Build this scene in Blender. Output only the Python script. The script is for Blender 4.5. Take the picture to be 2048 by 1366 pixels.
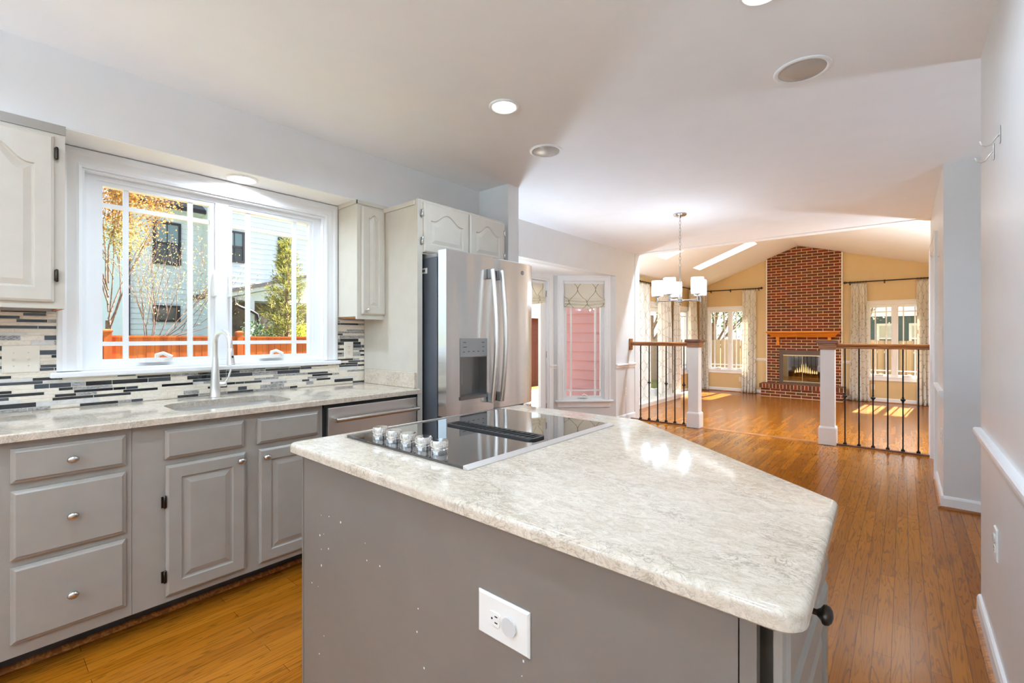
import bpy, bmesh, math, random
from math import sin, cos, pi, radians, sqrt
from mathutils import Vector, Matrix

# ------------------------------------------------------------------ camera, sky, sun, exposure
SC = bpy.context.scene
COL = SC.collection
for o in list(bpy.data.objects):
    bpy.data.objects.remove(o, do_unlink=True)
cam_d = bpy.data.cameras.new('camera')
cam = bpy.data.objects.new('camera', cam_d)
COL.objects.link(cam)
cam.location = (0, 0, 1.26)
cam.rotation_euler = (radians(90), 0, radians(40.46))
cam_d.sensor_width = 36
cam_d.lens = 918.9 / 2048 * 36
cam_d.shift_y = -11.7 / 2048
cam_d.clip_start = 0.02
cam_d.clip_end = 300
SC.camera = cam

SUN_DIR = Vector((0.09, 1.0, 0.95)).normalized()
world = bpy.data.worlds.new('world')
SC.world = world
world.use_nodes = True
wn = world.node_tree
wn.nodes.clear()
w_out = wn.nodes.new('ShaderNodeOutputWorld')
w_bg = wn.nodes.new('ShaderNodeBackground')
w_sky = wn.nodes.new('ShaderNodeTexSky')
w_sky.sky_type = 'NISHITA'
w_sky.sun_disc = False
w_sky.sun_elevation = math.asin(SUN_DIR.z)
w_sky.sun_rotation = math.atan2(SUN_DIR.x, SUN_DIR.y)
w_sky.dust_density = 2.5
w_mix = wn.nodes.new('ShaderNodeMix')
w_mix.data_type = 'RGBA'
w_mix.inputs[0].default_value = 0.45
w_mix.inputs[7].default_value = (3.7, 5.2, 6.4, 1)
wn.links.new(w_sky.outputs[0], w_mix.inputs[6])
wn.links.new(w_mix.outputs[2], w_bg.inputs[0])
w_bg.inputs[1].default_value = 0.295
wn.links.new(w_bg.outputs[0], w_out.inputs[0])

sun_d = bpy.data.lights.new('sun', 'SUN')
sun_d.energy = 33.0
sun_d.angle = radians(0.6)
sun_d.color = (1.0, 0.95, 0.87)
sun = bpy.data.objects.new('sun', sun_d)
COL.objects.link(sun)
sun.rotation_euler = SUN_DIR.to_track_quat('Z', 'Y').to_euler()
sun.location = (0, 20, 20)

LAMP_COL = (0.77, 0.99, 1.23)
DOWN_W = 8.0       # watts of one recessed downlight
SC.view_settings.view_transform = 'Standard'
SC.view_settings.look = 'None'
SC.view_settings.gamma = 1
SC.view_settings.exposure = 0.22
SC.view_settings.use_curve_mapping = False
SC.cycles.use_denoising = True
SC.cycles.max_bounces = 10
SC.cycles.diffuse_bounces = 6
SC.cycles.glossy_bounces = 5
SC.cycles.transparent_max_bounces = 16
SC.cycles.caustics_reflective = False
SC.cycles.caustics_refractive = False
SC.cycles.sample_clamp_indirect = 6.0

RND = random.Random(7)

# ------------------------------------------------------------------ materials
def srgb(r, g, b):
    f = lambda c: (c / 255 / 12.92) if c / 255 <= 0.04045 else ((c / 255 + 0.055) / 1.055) ** 2.4
    return (f(r), f(g), f(b), 1)

class NT:
    def __init__(s, name):
        s.m = bpy.data.materials.new(name)
        s.m.use_nodes = True
        s.t = s.m.node_tree
        s.t.nodes.clear()
        s.out = s.n('ShaderNodeOutputMaterial')
    def n(s, t, **k):
        x = s.t.nodes.new(t)
        for a, b in k.items():
            setattr(x, a, b)
        return x
    def l(s, a, b):
        s.t.links.new(a, b)
    def pos(s, scale=(1, 1, 1), loc=(0, 0, 0), rot=(0, 0, 0)):
        g = s.n('ShaderNodeNewGeometry')
        mp = s.n('ShaderNodeMapping')
        mp.inputs['Scale'].default_value = scale
        mp.inputs['Location'].default_value = loc
        mp.inputs['Rotation'].default_value = rot
        s.l(g.outputs['Position'], mp.inputs[0])
        return mp.outputs[0]
    def noise(s, vec, scale, detail=3, rough=0.5, dist=0.0):
        x = s.n('ShaderNodeTexNoise')
        x.inputs['Scale'].default_value = scale
        x.inputs['Detail'].default_value = detail
        x.inputs['Roughness'].default_value = rough
        x.inputs['Distortion'].default_value = dist
        if vec is not None:
            s.l(vec, x.inputs['Vector'])
        return x.outputs['Fac']
    def ramp(s, fac, stops, interp='LINEAR'):
        x = s.n('ShaderNodeValToRGB')
        x.color_ramp.interpolation = interp
        e = x.color_ramp.elements
        while len(e) < len(stops):
            e.new(0.5)
        for i, (p, c) in enumerate(stops):
            e[i].position = p
            e[i].color = c
        s.l(fac, x.inputs[0])
        return x.outputs[0]
    def math(s, op, a, b=None, c=None):
        x = s.n('ShaderNodeMath', operation=op)
        for i, v in enumerate((a, b, c)):
            if v is None:
                continue
            if isinstance(v, (int, float)):
                x.inputs[i].default_value = v
            else:
                s.l(v, x.inputs[i])
        return x.outputs[0]
    def mix(s, fac, a, b, mode='MIX'):
        x = s.n('ShaderNodeMix', data_type='RGBA', blend_type=mode)
        for i, v in ((0, fac), (6, a), (7, b)):
            if isinstance(v, (int, float)):
                x.inputs[i].default_value = v
            elif isinstance(v, tuple):
                x.inputs[i].default_value = v
            else:
                s.l(v, x.inputs[i])
        return x.outputs[2]
    def bump(s, h, strength=0.2, dist=0.01):
        x = s.n('ShaderNodeBump')
        x.inputs['Strength'].default_value = strength
        x.inputs['Distance'].default_value = dist
        s.l(h, x.inputs['Height'])
        return x.outputs[0]
    def pbr(s, col, rough=0.5, metal=0.0, spec=0.5, coat=0.0, coat_rough=0.05, normal=None, **k):
        p = s.n('ShaderNodeBsdfPrincipled')
        if isinstance(col, tuple):
            p.inputs['Base Color'].default_value = col
        else:
            s.l(col, p.inputs['Base Color'])
        if isinstance(rough, (int, float)):
            p.inputs['Roughness'].default_value = rough
        else:
            s.l(rough, p.inputs['Roughness'])
        p.inputs['Metallic'].default_value = metal
        p.inputs['Specular IOR Level'].default_value = spec
        p.inputs['Coat Weight'].default_value = coat
        p.inputs['Coat Roughness'].default_value = coat_rough
        for a, b in k.items():
            p.inputs[a.replace('_', ' ')].default_value = b
        if normal is not None:
            s.l(normal, p.inputs['Normal'])
        s.l(p.outputs[0], s.out.inputs[0])
        return p

def paint(name, col, rough=0.45, spec=0.4, var=0.04, bump=0.0, scale=6):
    t = NT(name)
    f = t.noise(t.pos(), scale, 4)
    d = tuple(c * (1 - var) for c in col[:3]) + (1,)
    e = tuple(min(1, c * (1 + var)) for c in col[:3]) + (1,)
    c = t.ramp(f, [(0.3, d), (0.7, e)])
    nrm = t.bump(t.noise(t.pos(), 350, 2), bump, 0.001) if bump else None
    t.pbr(c, rough, 0, spec, normal=nrm)
    return t.m

def metal(name, col, rough=0.25, wavy=0.0, brush=None, aniso=0.0):
    t = NT(name)
    nrm = None
    r = rough
    if brush:
        f = t.noise(t.pos(scale=brush), 1.0, 3)
        x = t.n('ShaderNodeMapRange')
        x.inputs[3].default_value = rough * 0.75
        x.inputs[4].default_value = rough * 1.3
        t.l(f, x.inputs[0])
        r = x.outputs[0]
    if wavy:
        nrm = t.bump(t.noise(t.pos(scale=(1, 5.0, 0.7)), 1.3, 1, 0.3), wavy, 0.05)
    t.pbr(col, r, 1.0, 0.5, normal=nrm)
    return t.m

def glass_mat(name, tint=(1, 1, 1, 1), refl=1.0):
    t = NT(name)
    tr = t.n('ShaderNodeBsdfTransparent')
    tr.inputs[0].default_value = tint
    gl = t.n('ShaderNodeBsdfGlossy')
    gl.inputs['Roughness'].default_value = 0.0
    fr = t.n('ShaderNodeFresnel')
    fr.inputs[0].default_value = 1.45
    mx = t.n('ShaderNodeMixShader')
    geo = t.n('ShaderNodeNewGeometry')
    t.l(t.math('MULTIPLY', t.math('MULTIPLY', fr.outputs[0], refl), t.math('SUBTRACT', 1.0, geo.outputs['Backfacing'])), mx.inputs[0])
    t.l(tr.outputs[0], mx.inputs[1])
    t.l(gl.outputs[0], mx.inputs[2])
    t.l(mx.outputs[0], t.out.inputs[0])
    return t.m

def emit(name, col, strength):
    t = NT(name)
    e = t.n('ShaderNodeEmission')
    e.inputs[0].default_value = col
    e.inputs[1].default_value = strength
    t.l(e.outputs[0], t.out.inputs[0])
    return t.m

M = {}
M['ceiling'] = paint('ceiling_paint', srgb(246, 245, 244), 0.75, 0.2, 0.01)
M['wall'] = paint('wall_grey_paint', srgb(223, 222, 220), 0.30, 0.45, 0.015, 0.02)
M['tan'] = paint('wall_tan_paint', srgb(214, 186, 138), 0.4, 0.4, 0.02)
M['trim'] = paint('white_trim_paint', srgb(240, 240, 240), 0.28, 0.5, 0.012)
M['upper'] = paint('cream_cabinet_paint', srgb(203, 195, 181), 0.34, 0.5, 0.025, 0.05, 14)
M['base'] = paint('taupe_cabinet_paint', srgb(152, 145, 136), 0.33, 0.5, 0.035, 0.06, 12)
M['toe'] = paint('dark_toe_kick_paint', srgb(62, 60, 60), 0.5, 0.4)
M['woodunder'] = paint('raw_wood', srgb(178, 120, 78), 0.6, 0.3, 0.1)
M['steel'] = metal('brushed_steel', (0.84, 0.83, 0.81, 1), 0.22, 0.22, (3, 3, 160))
M['welldark'] = metal('dark_well_steel', (0.30, 0.29, 0.28, 1), 0.3)
M['steel2'] = metal('appliance_steel', (0.80, 0.78, 0.75, 1), 0.34, 0.0, (3, 220, 4))
M['satin'] = metal('satin_nickel', (0.62, 0.58, 0.54, 1), 0.28)
M['chrome'] = metal('polished_chrome', (0.8, 0.8, 0.8, 1), 0.08)
M['nickel'] = metal('brushed_nickel', (0.55, 0.54, 0.52, 1), 0.22)
M['bronze'] = metal('dark_bronze', (0.05, 0.04, 0.033, 1), 0.38)
M['iron'] = paint('black_iron', srgb(22, 18, 18), 0.55, 0.25)
M['blackplastic'] = paint('black_plastic', srgb(24, 24, 26), 0.4, 0.5)
M['fridge_side'] = paint('charcoal_steel_paint', srgb(74, 76, 82), 0.32, 0.5, 0.03, 0.1, 30)
M['grey_plastic'] = paint('grey_plastic', srgb(150, 148, 145), 0.4, 0.5)
M['white_plastic'] = paint('white_plastic', srgb(238, 236, 230), 0.35, 0.5, 0.01)
M['almond'] = paint('almond_plastic', srgb(232, 224, 208), 0.3, 0.5, 0.01)
M['slot'] = paint('dark_slot', srgb(40, 36, 34), 0.6, 0.2)
M['glass'] = glass_mat('window_glass')
M['black_glass'] = None
t = NT('black_ceramic_glass'); t.pbr((0.006, 0.006, 0.007, 1), 0.03, 0, 0.8, coat=1.0, coat_rough=0.01); M['black_glass'] = t.m
M['lens'] = emit('lamp_lens', (1, 0.93, 0.84, 1), 9.0)
M['bulb'] = emit('bulb_glow', (0.80, 0.99, 1.22, 1), 80.0)

# quartz worktop
def quartz(name, base, dark, light):
    t = NT(name)
    p = t.pos(scale=(1, 1.6, 1.3))
    n1 = t.noise(p, 16, 5, 0.62, 2.2)
    vein = t.math('ABSOLUTE', t.math('SUBTRACT', n1, 0.5))
    v1 = t.ramp(vein, [(0.0, (1, 1, 1, 1)), (0.035, (0, 0, 0, 1))])
    n2 = t.noise(p, 34, 4, 0.6, 2.8)
    v2 = t.ramp(t.math('ABSOLUTE', t.math('SUBTRACT', n2, 0.53)), [(0.0, (1, 1, 1, 1)), (0.045, (0, 0, 0, 1))])
    msk = t.ramp(t.noise(p, 7, 2), [(0.42, (0, 0, 0, 1)), (0.62, (1, 1, 1, 1))])
    cl = t.ramp(t.noise(p, 22, 4, 0.6, 1.5), [(0.36, base), (0.66, light)])
    a = t.mix(t.math('MULTIPLY', v1, t.math('MULTIPLY', msk, 0.6)), cl, dark)
    b = t.mix(t.math('MULTIPLY', v2, 0.32), a, dark)
    t.pbr(b, 0.09, 0, 0.6)
    return t.m
M['quartz'] = quartz('cream_quartz', srgb(198, 183, 163), srgb(128, 112, 95), srgb(218, 206, 189))

# oak strip floor (boards run along +Y)
def oak_floor(name, c1, c2, cd, rough=0.20):
    t = NT(name)
    g = t.n('ShaderNodeNewGeometry')
    sep = t.n('ShaderNodeSeparateXYZ'); t.l(g.outputs['Position'], sep.inputs[0])
    cmb = t.n('ShaderNodeCombineXYZ')
    t.l(t.math('ADD', sep.outputs[1], 20.0), cmb.inputs[0])
    t.l(t.math('ADD', sep.outputs[0], 20.0), cmb.inputs[1])
    br = t.n('ShaderNodeTexBrick')
    t.l(cmb.outputs[0], br.inputs['Vector'])
    br.offset = 0.37; br.offset_frequency = 3
    br.inputs['Color1'].default_value = (0, 0, 0, 1)
    br.inputs['Color2'].default_value = (1, 1, 1, 1)
    br.inputs['Mortar'].default_value = (0.5, 0.5, 0.5, 1)
    br.inputs['Scale'].default_value = 1
    br.inputs['Brick Width'].default_value = 0.78
    br.inputs['Row Height'].default_value = 0.0572
    br.inputs['Mortar Size'].default_value = 0.0010
    br.inputs['Mortar Smooth'].default_value = 0.1
    row = t.math('FLOOR', t.math('DIVIDE', t.math('ADD', sep.outputs[0], 20.0), 0.0572))
    # grain: stretched, bent by a slow noise, shifted per board row
    v = t.n('ShaderNodeCombineXYZ')
    t.l(t.math('MULTIPLY', sep.outputs[0], 26.0), v.inputs[0])
    t.l(t.math('ADD', t.math('MULTIPLY', sep.outputs[1], 1.5), t.math('MULTIPLY', row, 7.31)), v.inputs[1])
    t.l(t.math('MULTIPLY', row, 3.7), v.inputs[2])
    gn = t.noise(v.outputs[0], 1.0, 2, 0.5, 0.6)
    rings = t.math('SINE', t.math('MULTIPLY', gn, 56.0))
    lines = t.ramp(rings, [(0.55, (0, 0, 0, 1)), (1.0, (1, 1, 1, 1))])
    v2 = t.n('ShaderNodeCombineXYZ')
    t.l(t.math('MULTIPLY', sep.outputs[0], 420.0), v2.inputs[0])
    t.l(t.math('MULTIPLY', sep.outputs[1], 9.0), v2.inputs[1])
    fib = t.noise(v2.outputs[0], 1.0, 2)
    tone = t.mix(br.outputs['Color'], c1, c2)
    tone = t.mix(t.math('MULTIPLY', t.noise(t.pos(), 2.5, 2), 0.35), tone, c2)
    col = t.mix(t.math('MULTIPLY', lines, 0.42), tone, cd)
    col = t.mix(t.math('MULTIPLY', t.ramp(fib, [(0.5, (0, 0, 0, 1)), (0.75, (1, 1, 1, 1))]), 0.25), col, cd)
    col = t.mix(t.math('MULTIPLY', br.outputs['Fac'], 0.75), col, srgb(58, 30, 12))
    rg = rough
    wav = t.noise(t.pos(scale=(9, 1.5, 1)), 1.0, 2)
    h = t.math('ADD', t.math('MULTIPLY', wav, 0.6), t.math('MULTIPLY', br.outputs['Fac'], -1.0))
    t.pbr(col, rg, 0, 0.18, normal=t.bump(h, 0.10, 0.003))
    return t.m
M['oakfloor'] = oak_floor('oak_strip_floor', srgb(136, 76, 10), srgb(166, 101, 26), srgb(62, 30, 4))

def oak(name, c1, c2, axis=(2, 40, 40)):
    t = NT(name)
    f = t.noise(t.pos(scale=axis), 1.0, 4, 0.6, 0.8)
    c = t.ramp(t.math('SINE', t.math('MULTIPLY', f, 18)), [(0.0, c1), (1.0, c2)])
    t.pbr(c, 0.3, 0, 0.5)
    return t.m
M['oak'] = oak('stained_oak', srgb(138, 82, 38), srgb(178, 116, 60))
M['oakdark'] = oak('dark_stained_oak', srgb(92, 50, 26), srgb(124, 74, 40))
M['mantel'] = oak('honey_oak', srgb(214, 130, 40), srgb(236, 156, 58))

def brick_mat(name, w, h, mortar, swap=False, off=0.5):
    t = NT(name)
    g = t.n('ShaderNodeNewGeometry')
    sep = t.n('ShaderNodeSeparateXYZ'); t.l(g.outputs['Position'], sep.inputs[0])
    cmb = t.n('ShaderNodeCombineXYZ')
    t.l(t.math('ADD', t.math('ADD', sep.outputs[0], t.math('MULTIPLY', sep.outputs[1], 1.0)), 20.02), cmb.inputs[0])
    t.l(t.math('ADD', sep.outputs[2], 5.0), cmb.inputs[1])
    br = t.n('ShaderNodeTexBrick')
    t.l(cmb.outputs[0], br.inputs['Vector'])
    br.offset = off
    br.inputs['Color1'].default_value = (0, 0, 0, 1)
    br.inputs['Color2'].default_value = (1, 1, 1, 1)
    br.inputs['Mortar'].default_value = (0.5, 0.5, 0.5, 1)
    br.inputs['Scale'].default_value = 1
    br.inputs['Brick Width'].default_value = w
    br.inputs['Row Height'].default_value = h
    br.inputs['Mortar Size'].default_value = mortar
    br.inputs['Mortar Smooth'].default_value = 0.15
    c = t.ramp(br.outputs['Color'], [(0.0, srgb(84, 48, 32)), (0.25, srgb(116, 42, 26)), (0.45, srgb(92, 58, 34)),
                                     (0.65, srgb(136, 48, 28)), (0.85, srgb(106, 48, 36)), (1.0, srgb(90, 66, 38))])
    c = t.mix(t.math('MULTIPLY', t.noise(t.pos(), 60, 4), 0.35), c, srgb(92, 50, 36))
    c = t.mix(br.outputs['Fac'], c, srgb(218, 186, 138))
    hgt = t.math('SUBTRACT', t.math('MULTIPLY', t.noise(t.pos(), 90, 3), 0.3), br.outputs['Fac'])
    t.pbr(c, 0.75, 0, 0.3, normal=t.bump(hgt, 0.6, 0.006))
    return t.m
M['brick'] = brick_mat('red_brick', 0.2127, 0.0677, 0.0065)
M['rowlock'] = brick_mat('rowlock_brick', 0.0725, 0.5, 0.006, off=0.0)

def ogee(name, base, line, pu, pv, trans=0.0, lw=0.015):
    t = NT(name)
    uv = t.n('ShaderNodeUVMap')
    sep = t.n('ShaderNodeSeparateXYZ'); t.l(uv.outputs[0], sep.inputs[0])
    u, v = sep.outputs[0], sep.outputs[1]
    wv = t.math('MULTIPLY', t.math('SINE', t.math('MULTIPLY', v, 2 * pi / pv)), pu * 0.25)
    def dist(x):
        fr = t.math('FRACT', t.math('DIVIDE', x, pu))
        return t.math('ABSOLUTE', t.math('SUBTRACT', fr, 0.5))
    d1 = dist(t.math('ADD', u, wv))
    d2 = dist(t.math('ADD', t.math('SUBTRACT', u, wv), pu * 0.5))
    d = t.math('MINIMUM', d1, d2)
    k = t.ramp(d, [(0.0, (1, 1, 1, 1)), (lw, (1, 1, 1, 1)), (lw * 1.8, (0, 0, 0, 1))])
    c = t.mix(k, base, line)
    c = t.mix(t.math('MULTIPLY', t.noise(t.pos(), 300, 2), 0.12), c, line)
    p = t.pbr(c, 0.8, 0, 0.2)
    if trans:
        tr = t.n('ShaderNodeBsdfTranslucent'); t.l(c, tr.inputs[0])
        mx = t.n('ShaderNodeMixShader'); mx.inputs[0].default_value = trans
        t.l(p.outputs[0], mx.inputs[1]); t.l(tr.outputs[0], mx.inputs[2])
        t.l(mx.outputs[0], t.out.inputs[0])
    return t.m
M['curtain'] = ogee('ogee_curtain_cloth', srgb(250, 247, 240), srgb(190, 176, 152), 0.15, 0.36, 0.3, 0.015)
M['shade'] = ogee('ogee_shade_cloth', srgb(244, 240, 228), srgb(140, 132, 118), 0.26, 0.44, 0.35, 0.011)

def marble(name, c1, c2, rough=0.12, scale=14):
    t = NT(name)
    n = t.noise(t.pos(scale=(1, 1, 2.2)), scale, 5, 0.6, 2.5)
    c = t.ramp(n, [(0.3, c1), (0.48, c2), (0.56, c1), (0.75, c2)])
    t.pbr(c, rough, 0, 0.5)
    return t.m
M['tile_cream'] = marble('cream_marble_tile', srgb(226, 214, 194), srgb(238, 230, 216), 0.16, 10)
M['tile_grey'] = marble('veined_grey_marble_tile', srgb(110, 108, 108), srgb(186, 182, 178), 0.16, 26)
M['tile_pale'] = marble('pale_grey_glass_tile', srgb(206, 204, 200), srgb(222, 220, 216), 0.08, 8)
M['tile_char'] = paint('charcoal_glass_tile', srgb(62, 66, 72), 0.07, 0.6)
M['tile_black'] = paint('black_glass_tile', srgb(26, 28, 34), 0.05, 0.7)
M['grout'] = paint('pale_grout', srgb(232, 224, 208), 0.8, 0.2)

def siding_mat(name, col, var=0.03, rough=0.6):
    return paint(name, col, rough, 0.3, var)
M['mauve'] = siding_mat('mauve_vinyl_siding', srgb(190, 140, 138))
M['house_blue'] = siding_mat('pale_blue_siding', srgb(206, 222, 232))
M['house_white'] = siding_mat('white_siding', srgb(222, 233, 241))
M['redsiding'] = siding_mat('barn_red_siding', srgb(124, 66, 58))
M['darkgrey'] = paint('dark_grey_trim', srgb(52, 48, 56), 0.5, 0.4)
M['stone'] = paint('dark_field_stone', srgb(104, 96, 92), 0.9, 0.2, 0.5, 0.3, 3)
M['roofing'] = paint('grey_shingles', srgb(112, 108, 112), 0.9, 0.2, 0.25, 0.2, 18)
M['slate_house'] = siding_mat('slate_green_siding', srgb(92, 106, 104))
M['winglass'] = None
t = NT('dark_window_glass'); t.pbr((0.16, 0.24, 0.25, 1), 0.05, 0, 0.8, coat=0.6); M['winglass'] = t.m
t = NT('darker_window_glass'); t.pbr((0.06, 0.065, 0.065, 1), 0.15, 0, 0.6); M['winglass2'] = t.m  # darker glass for the lower and single panes

def fence_mat(name, c1, c2, pitch, axis):
    t = NT(name)
    g = t.n('ShaderNodeNewGeometry')
    sep = t.n('ShaderNodeSeparateXYZ'); t.l(g.outputs['Position'], sep.inputs[0])
    b = t.math('FLOOR', t.math('DIVIDE', sep.outputs[axis], pitch))
    wn_ = t.n('ShaderNodeTexWhiteNoise', noise_dimensions='1D'); t.l(b, wn_.inputs['W'])
    f = t.noise(t.pos(scale=(12, 12, 1.2)), 1.0, 4, 0.6, 0.5)
    c = t.mix(t.math('ADD', t.math('MULTIPLY', wn_.outputs[0], 0.55), t.math('MULTIPLY', f, 0.45)), c1, c2)
    t.pbr(c, 0.75, 0, 0.2)
    return t.m
M['cedar'] = fence_mat('cedar_boards', srgb(150, 68, 32), srgb(204, 114, 56), 0.14, 1)
M['greywood'] = fence_mat('weathered_boards', srgb(120, 104, 88), srgb(178, 158, 138), 0.15, 0)
M['bark'] = paint('tree_bark', srgb(138, 112, 100), 0.9, 0.2, 0.35, 0.3, 12)
M['concrete'] = paint('pale_concrete', srgb(214, 206, 196), 0.85, 0.2, 0.08, 0.1, 3)
def leaf(name, c1, c2):
    t = NT(name)
    oi = t.noise(t.pos(), 9, 3)
    c = t.ramp(oi, [(0.35, c1), (0.65, c2)])
    p = t.pbr(c, 0.6, 0, 0.3)
    tr = t.n('ShaderNodeBsdfTranslucent'); t.l(c, tr.inputs[0])
    mx = t.n('ShaderNodeMixShader'); mx.inputs[0].default_value = 0.45
    t.l(p.outputs[0], mx.inputs[1]); t.l(tr.outputs[0], mx.inputs[2]); t.l(mx.outputs[0], t.out.inputs[0])
    return t.m
M['leaf_gold'] = leaf('golden_spring_leaves', srgb(150, 104, 46), srgb(196, 156, 92))
M['leaf_pale'] = leaf('pale_green_buds', srgb(140, 140, 80), srgb(206, 198, 146))
M['needle'] = leaf('conifer_needles', srgb(84, 100, 52), srgb(176, 170, 96))
M['leaf_lime'] = leaf('lime_shrub_leaves', srgb(150, 160, 50), srgb(226, 220, 96))
M['leaf_dark'] = leaf('dark_green_leaves', srgb(58, 84, 58), srgb(120, 146, 108))
t = NT('lawn_grass'); t.pbr(t.ramp(t.noise(t.pos(), 14, 5), [(0.3, srgb(84, 92, 44)), (0.7, srgb(140, 134, 66))]), 0.9, 0, 0.1); M['grass'] = t.m
# frosted acrylic of the skylights (lets daylight through diffusely)
t = NT('frosted_skylight'); x = t.n('ShaderNodeBsdfTranslucent'); x.inputs[0].default_value = (0.95, 0.96, 0.98, 1); t.l(x.outputs[0], t.out.inputs[0]); M['frost'] = t.m
# chandelier glass: seedy clear / frosted
t = NT('frosted_lamp_glass')
a = t.n('ShaderNodeBsdfTransparent'); a.inputs[0].default_value = (0.97, 0.98, 0.98, 1)
b = t.n('ShaderNodeBsdfTranslucent'); b.inputs[0].default_value = (0.95, 0.96, 0.97, 1)
mx = t.n('ShaderNodeMixShader'); mx.inputs[0].default_value = 0.28
t.l(a.outputs[0], mx.inputs[1]); t.l(b.outputs[0], mx.inputs[2])
gl = t.n('ShaderNodeBsdfGlossy'); gl.inputs['Roughness'].default_value = 0.05
m2 = t.n('ShaderNodeMixShader'); fr = t.n('ShaderNodeFresnel'); geo = t.n('ShaderNodeNewGeometry')
t.l(t.math('MULTIPLY', fr.outputs[0], t.math('SUBTRACT', 1.0, geo.outputs['Backfacing'])), m2.inputs[0])
t.l(mx.outputs[0], m2.inputs[1]); t.l(gl.outputs[0], m2.inputs[2]); t.l(m2.outputs[0], t.out.inputs[0])
M['lampglass'] = t.m
t = NT('clear_plastic'); a = t.n('ShaderNodeBsdfTransparent'); b = t.n('ShaderNodeBsdfPrincipled'); b.inputs['Base Color'].default_value = (0.85, 0.85, 0.84, 1); b.inputs['Roughness'].default_value = 0.12
mx = t.n('ShaderNodeMixShader'); mx.inputs[0].default_value = 0.55; t.l(a.outputs[0], mx.inputs[1]); t.l(b.outputs[0], mx.inputs[2]); t.l(mx.outputs[0], t.out.inputs[0]); M['plugcover'] = t.m
t = NT('smoked_fire_glass')
a = t.n('ShaderNodeBsdfTransparent'); a.inputs[0].default_value = (0.75, 0.78, 0.76, 1)
gl = t.n('ShaderNodeBsdfGlossy'); gl.inputs['Roughness'].default_value = 0.02
m2 = t.n('ShaderNodeMixShader'); m2.inputs[0].default_value = 0.22
t.l(a.outputs[0], m2.inputs[1]); t.l(gl.outputs[0], m2.inputs[2]); t.l(m2.outputs[0], t.out.inputs[0])
M['fireglass'] = t.m
M['soot'] = paint('sooty_firebrick', srgb(70, 62, 56), 0.9, 0.1, 0.3)
M['firemetal'] = paint('bronze_fire_surround', srgb(92, 74, 62), 0.45, 0.5)
M['brass'] = metal('pale_brass', (0.72, 0.62, 0.42, 1), 0.25)
M['flame'] = emit('flame', (1.0, 0.66, 0.28, 1), 2.4)
M['log'] = paint('fire_log', srgb(120, 76, 48), 0.9, 0.2, 0.4, 0.3, 20)
M['ember'] = emit('ember', (1.0, 0.12, 0.05, 1), 0.5)

# ------------------------------------------------------------------ mesh builder
ORG = {}

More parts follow.
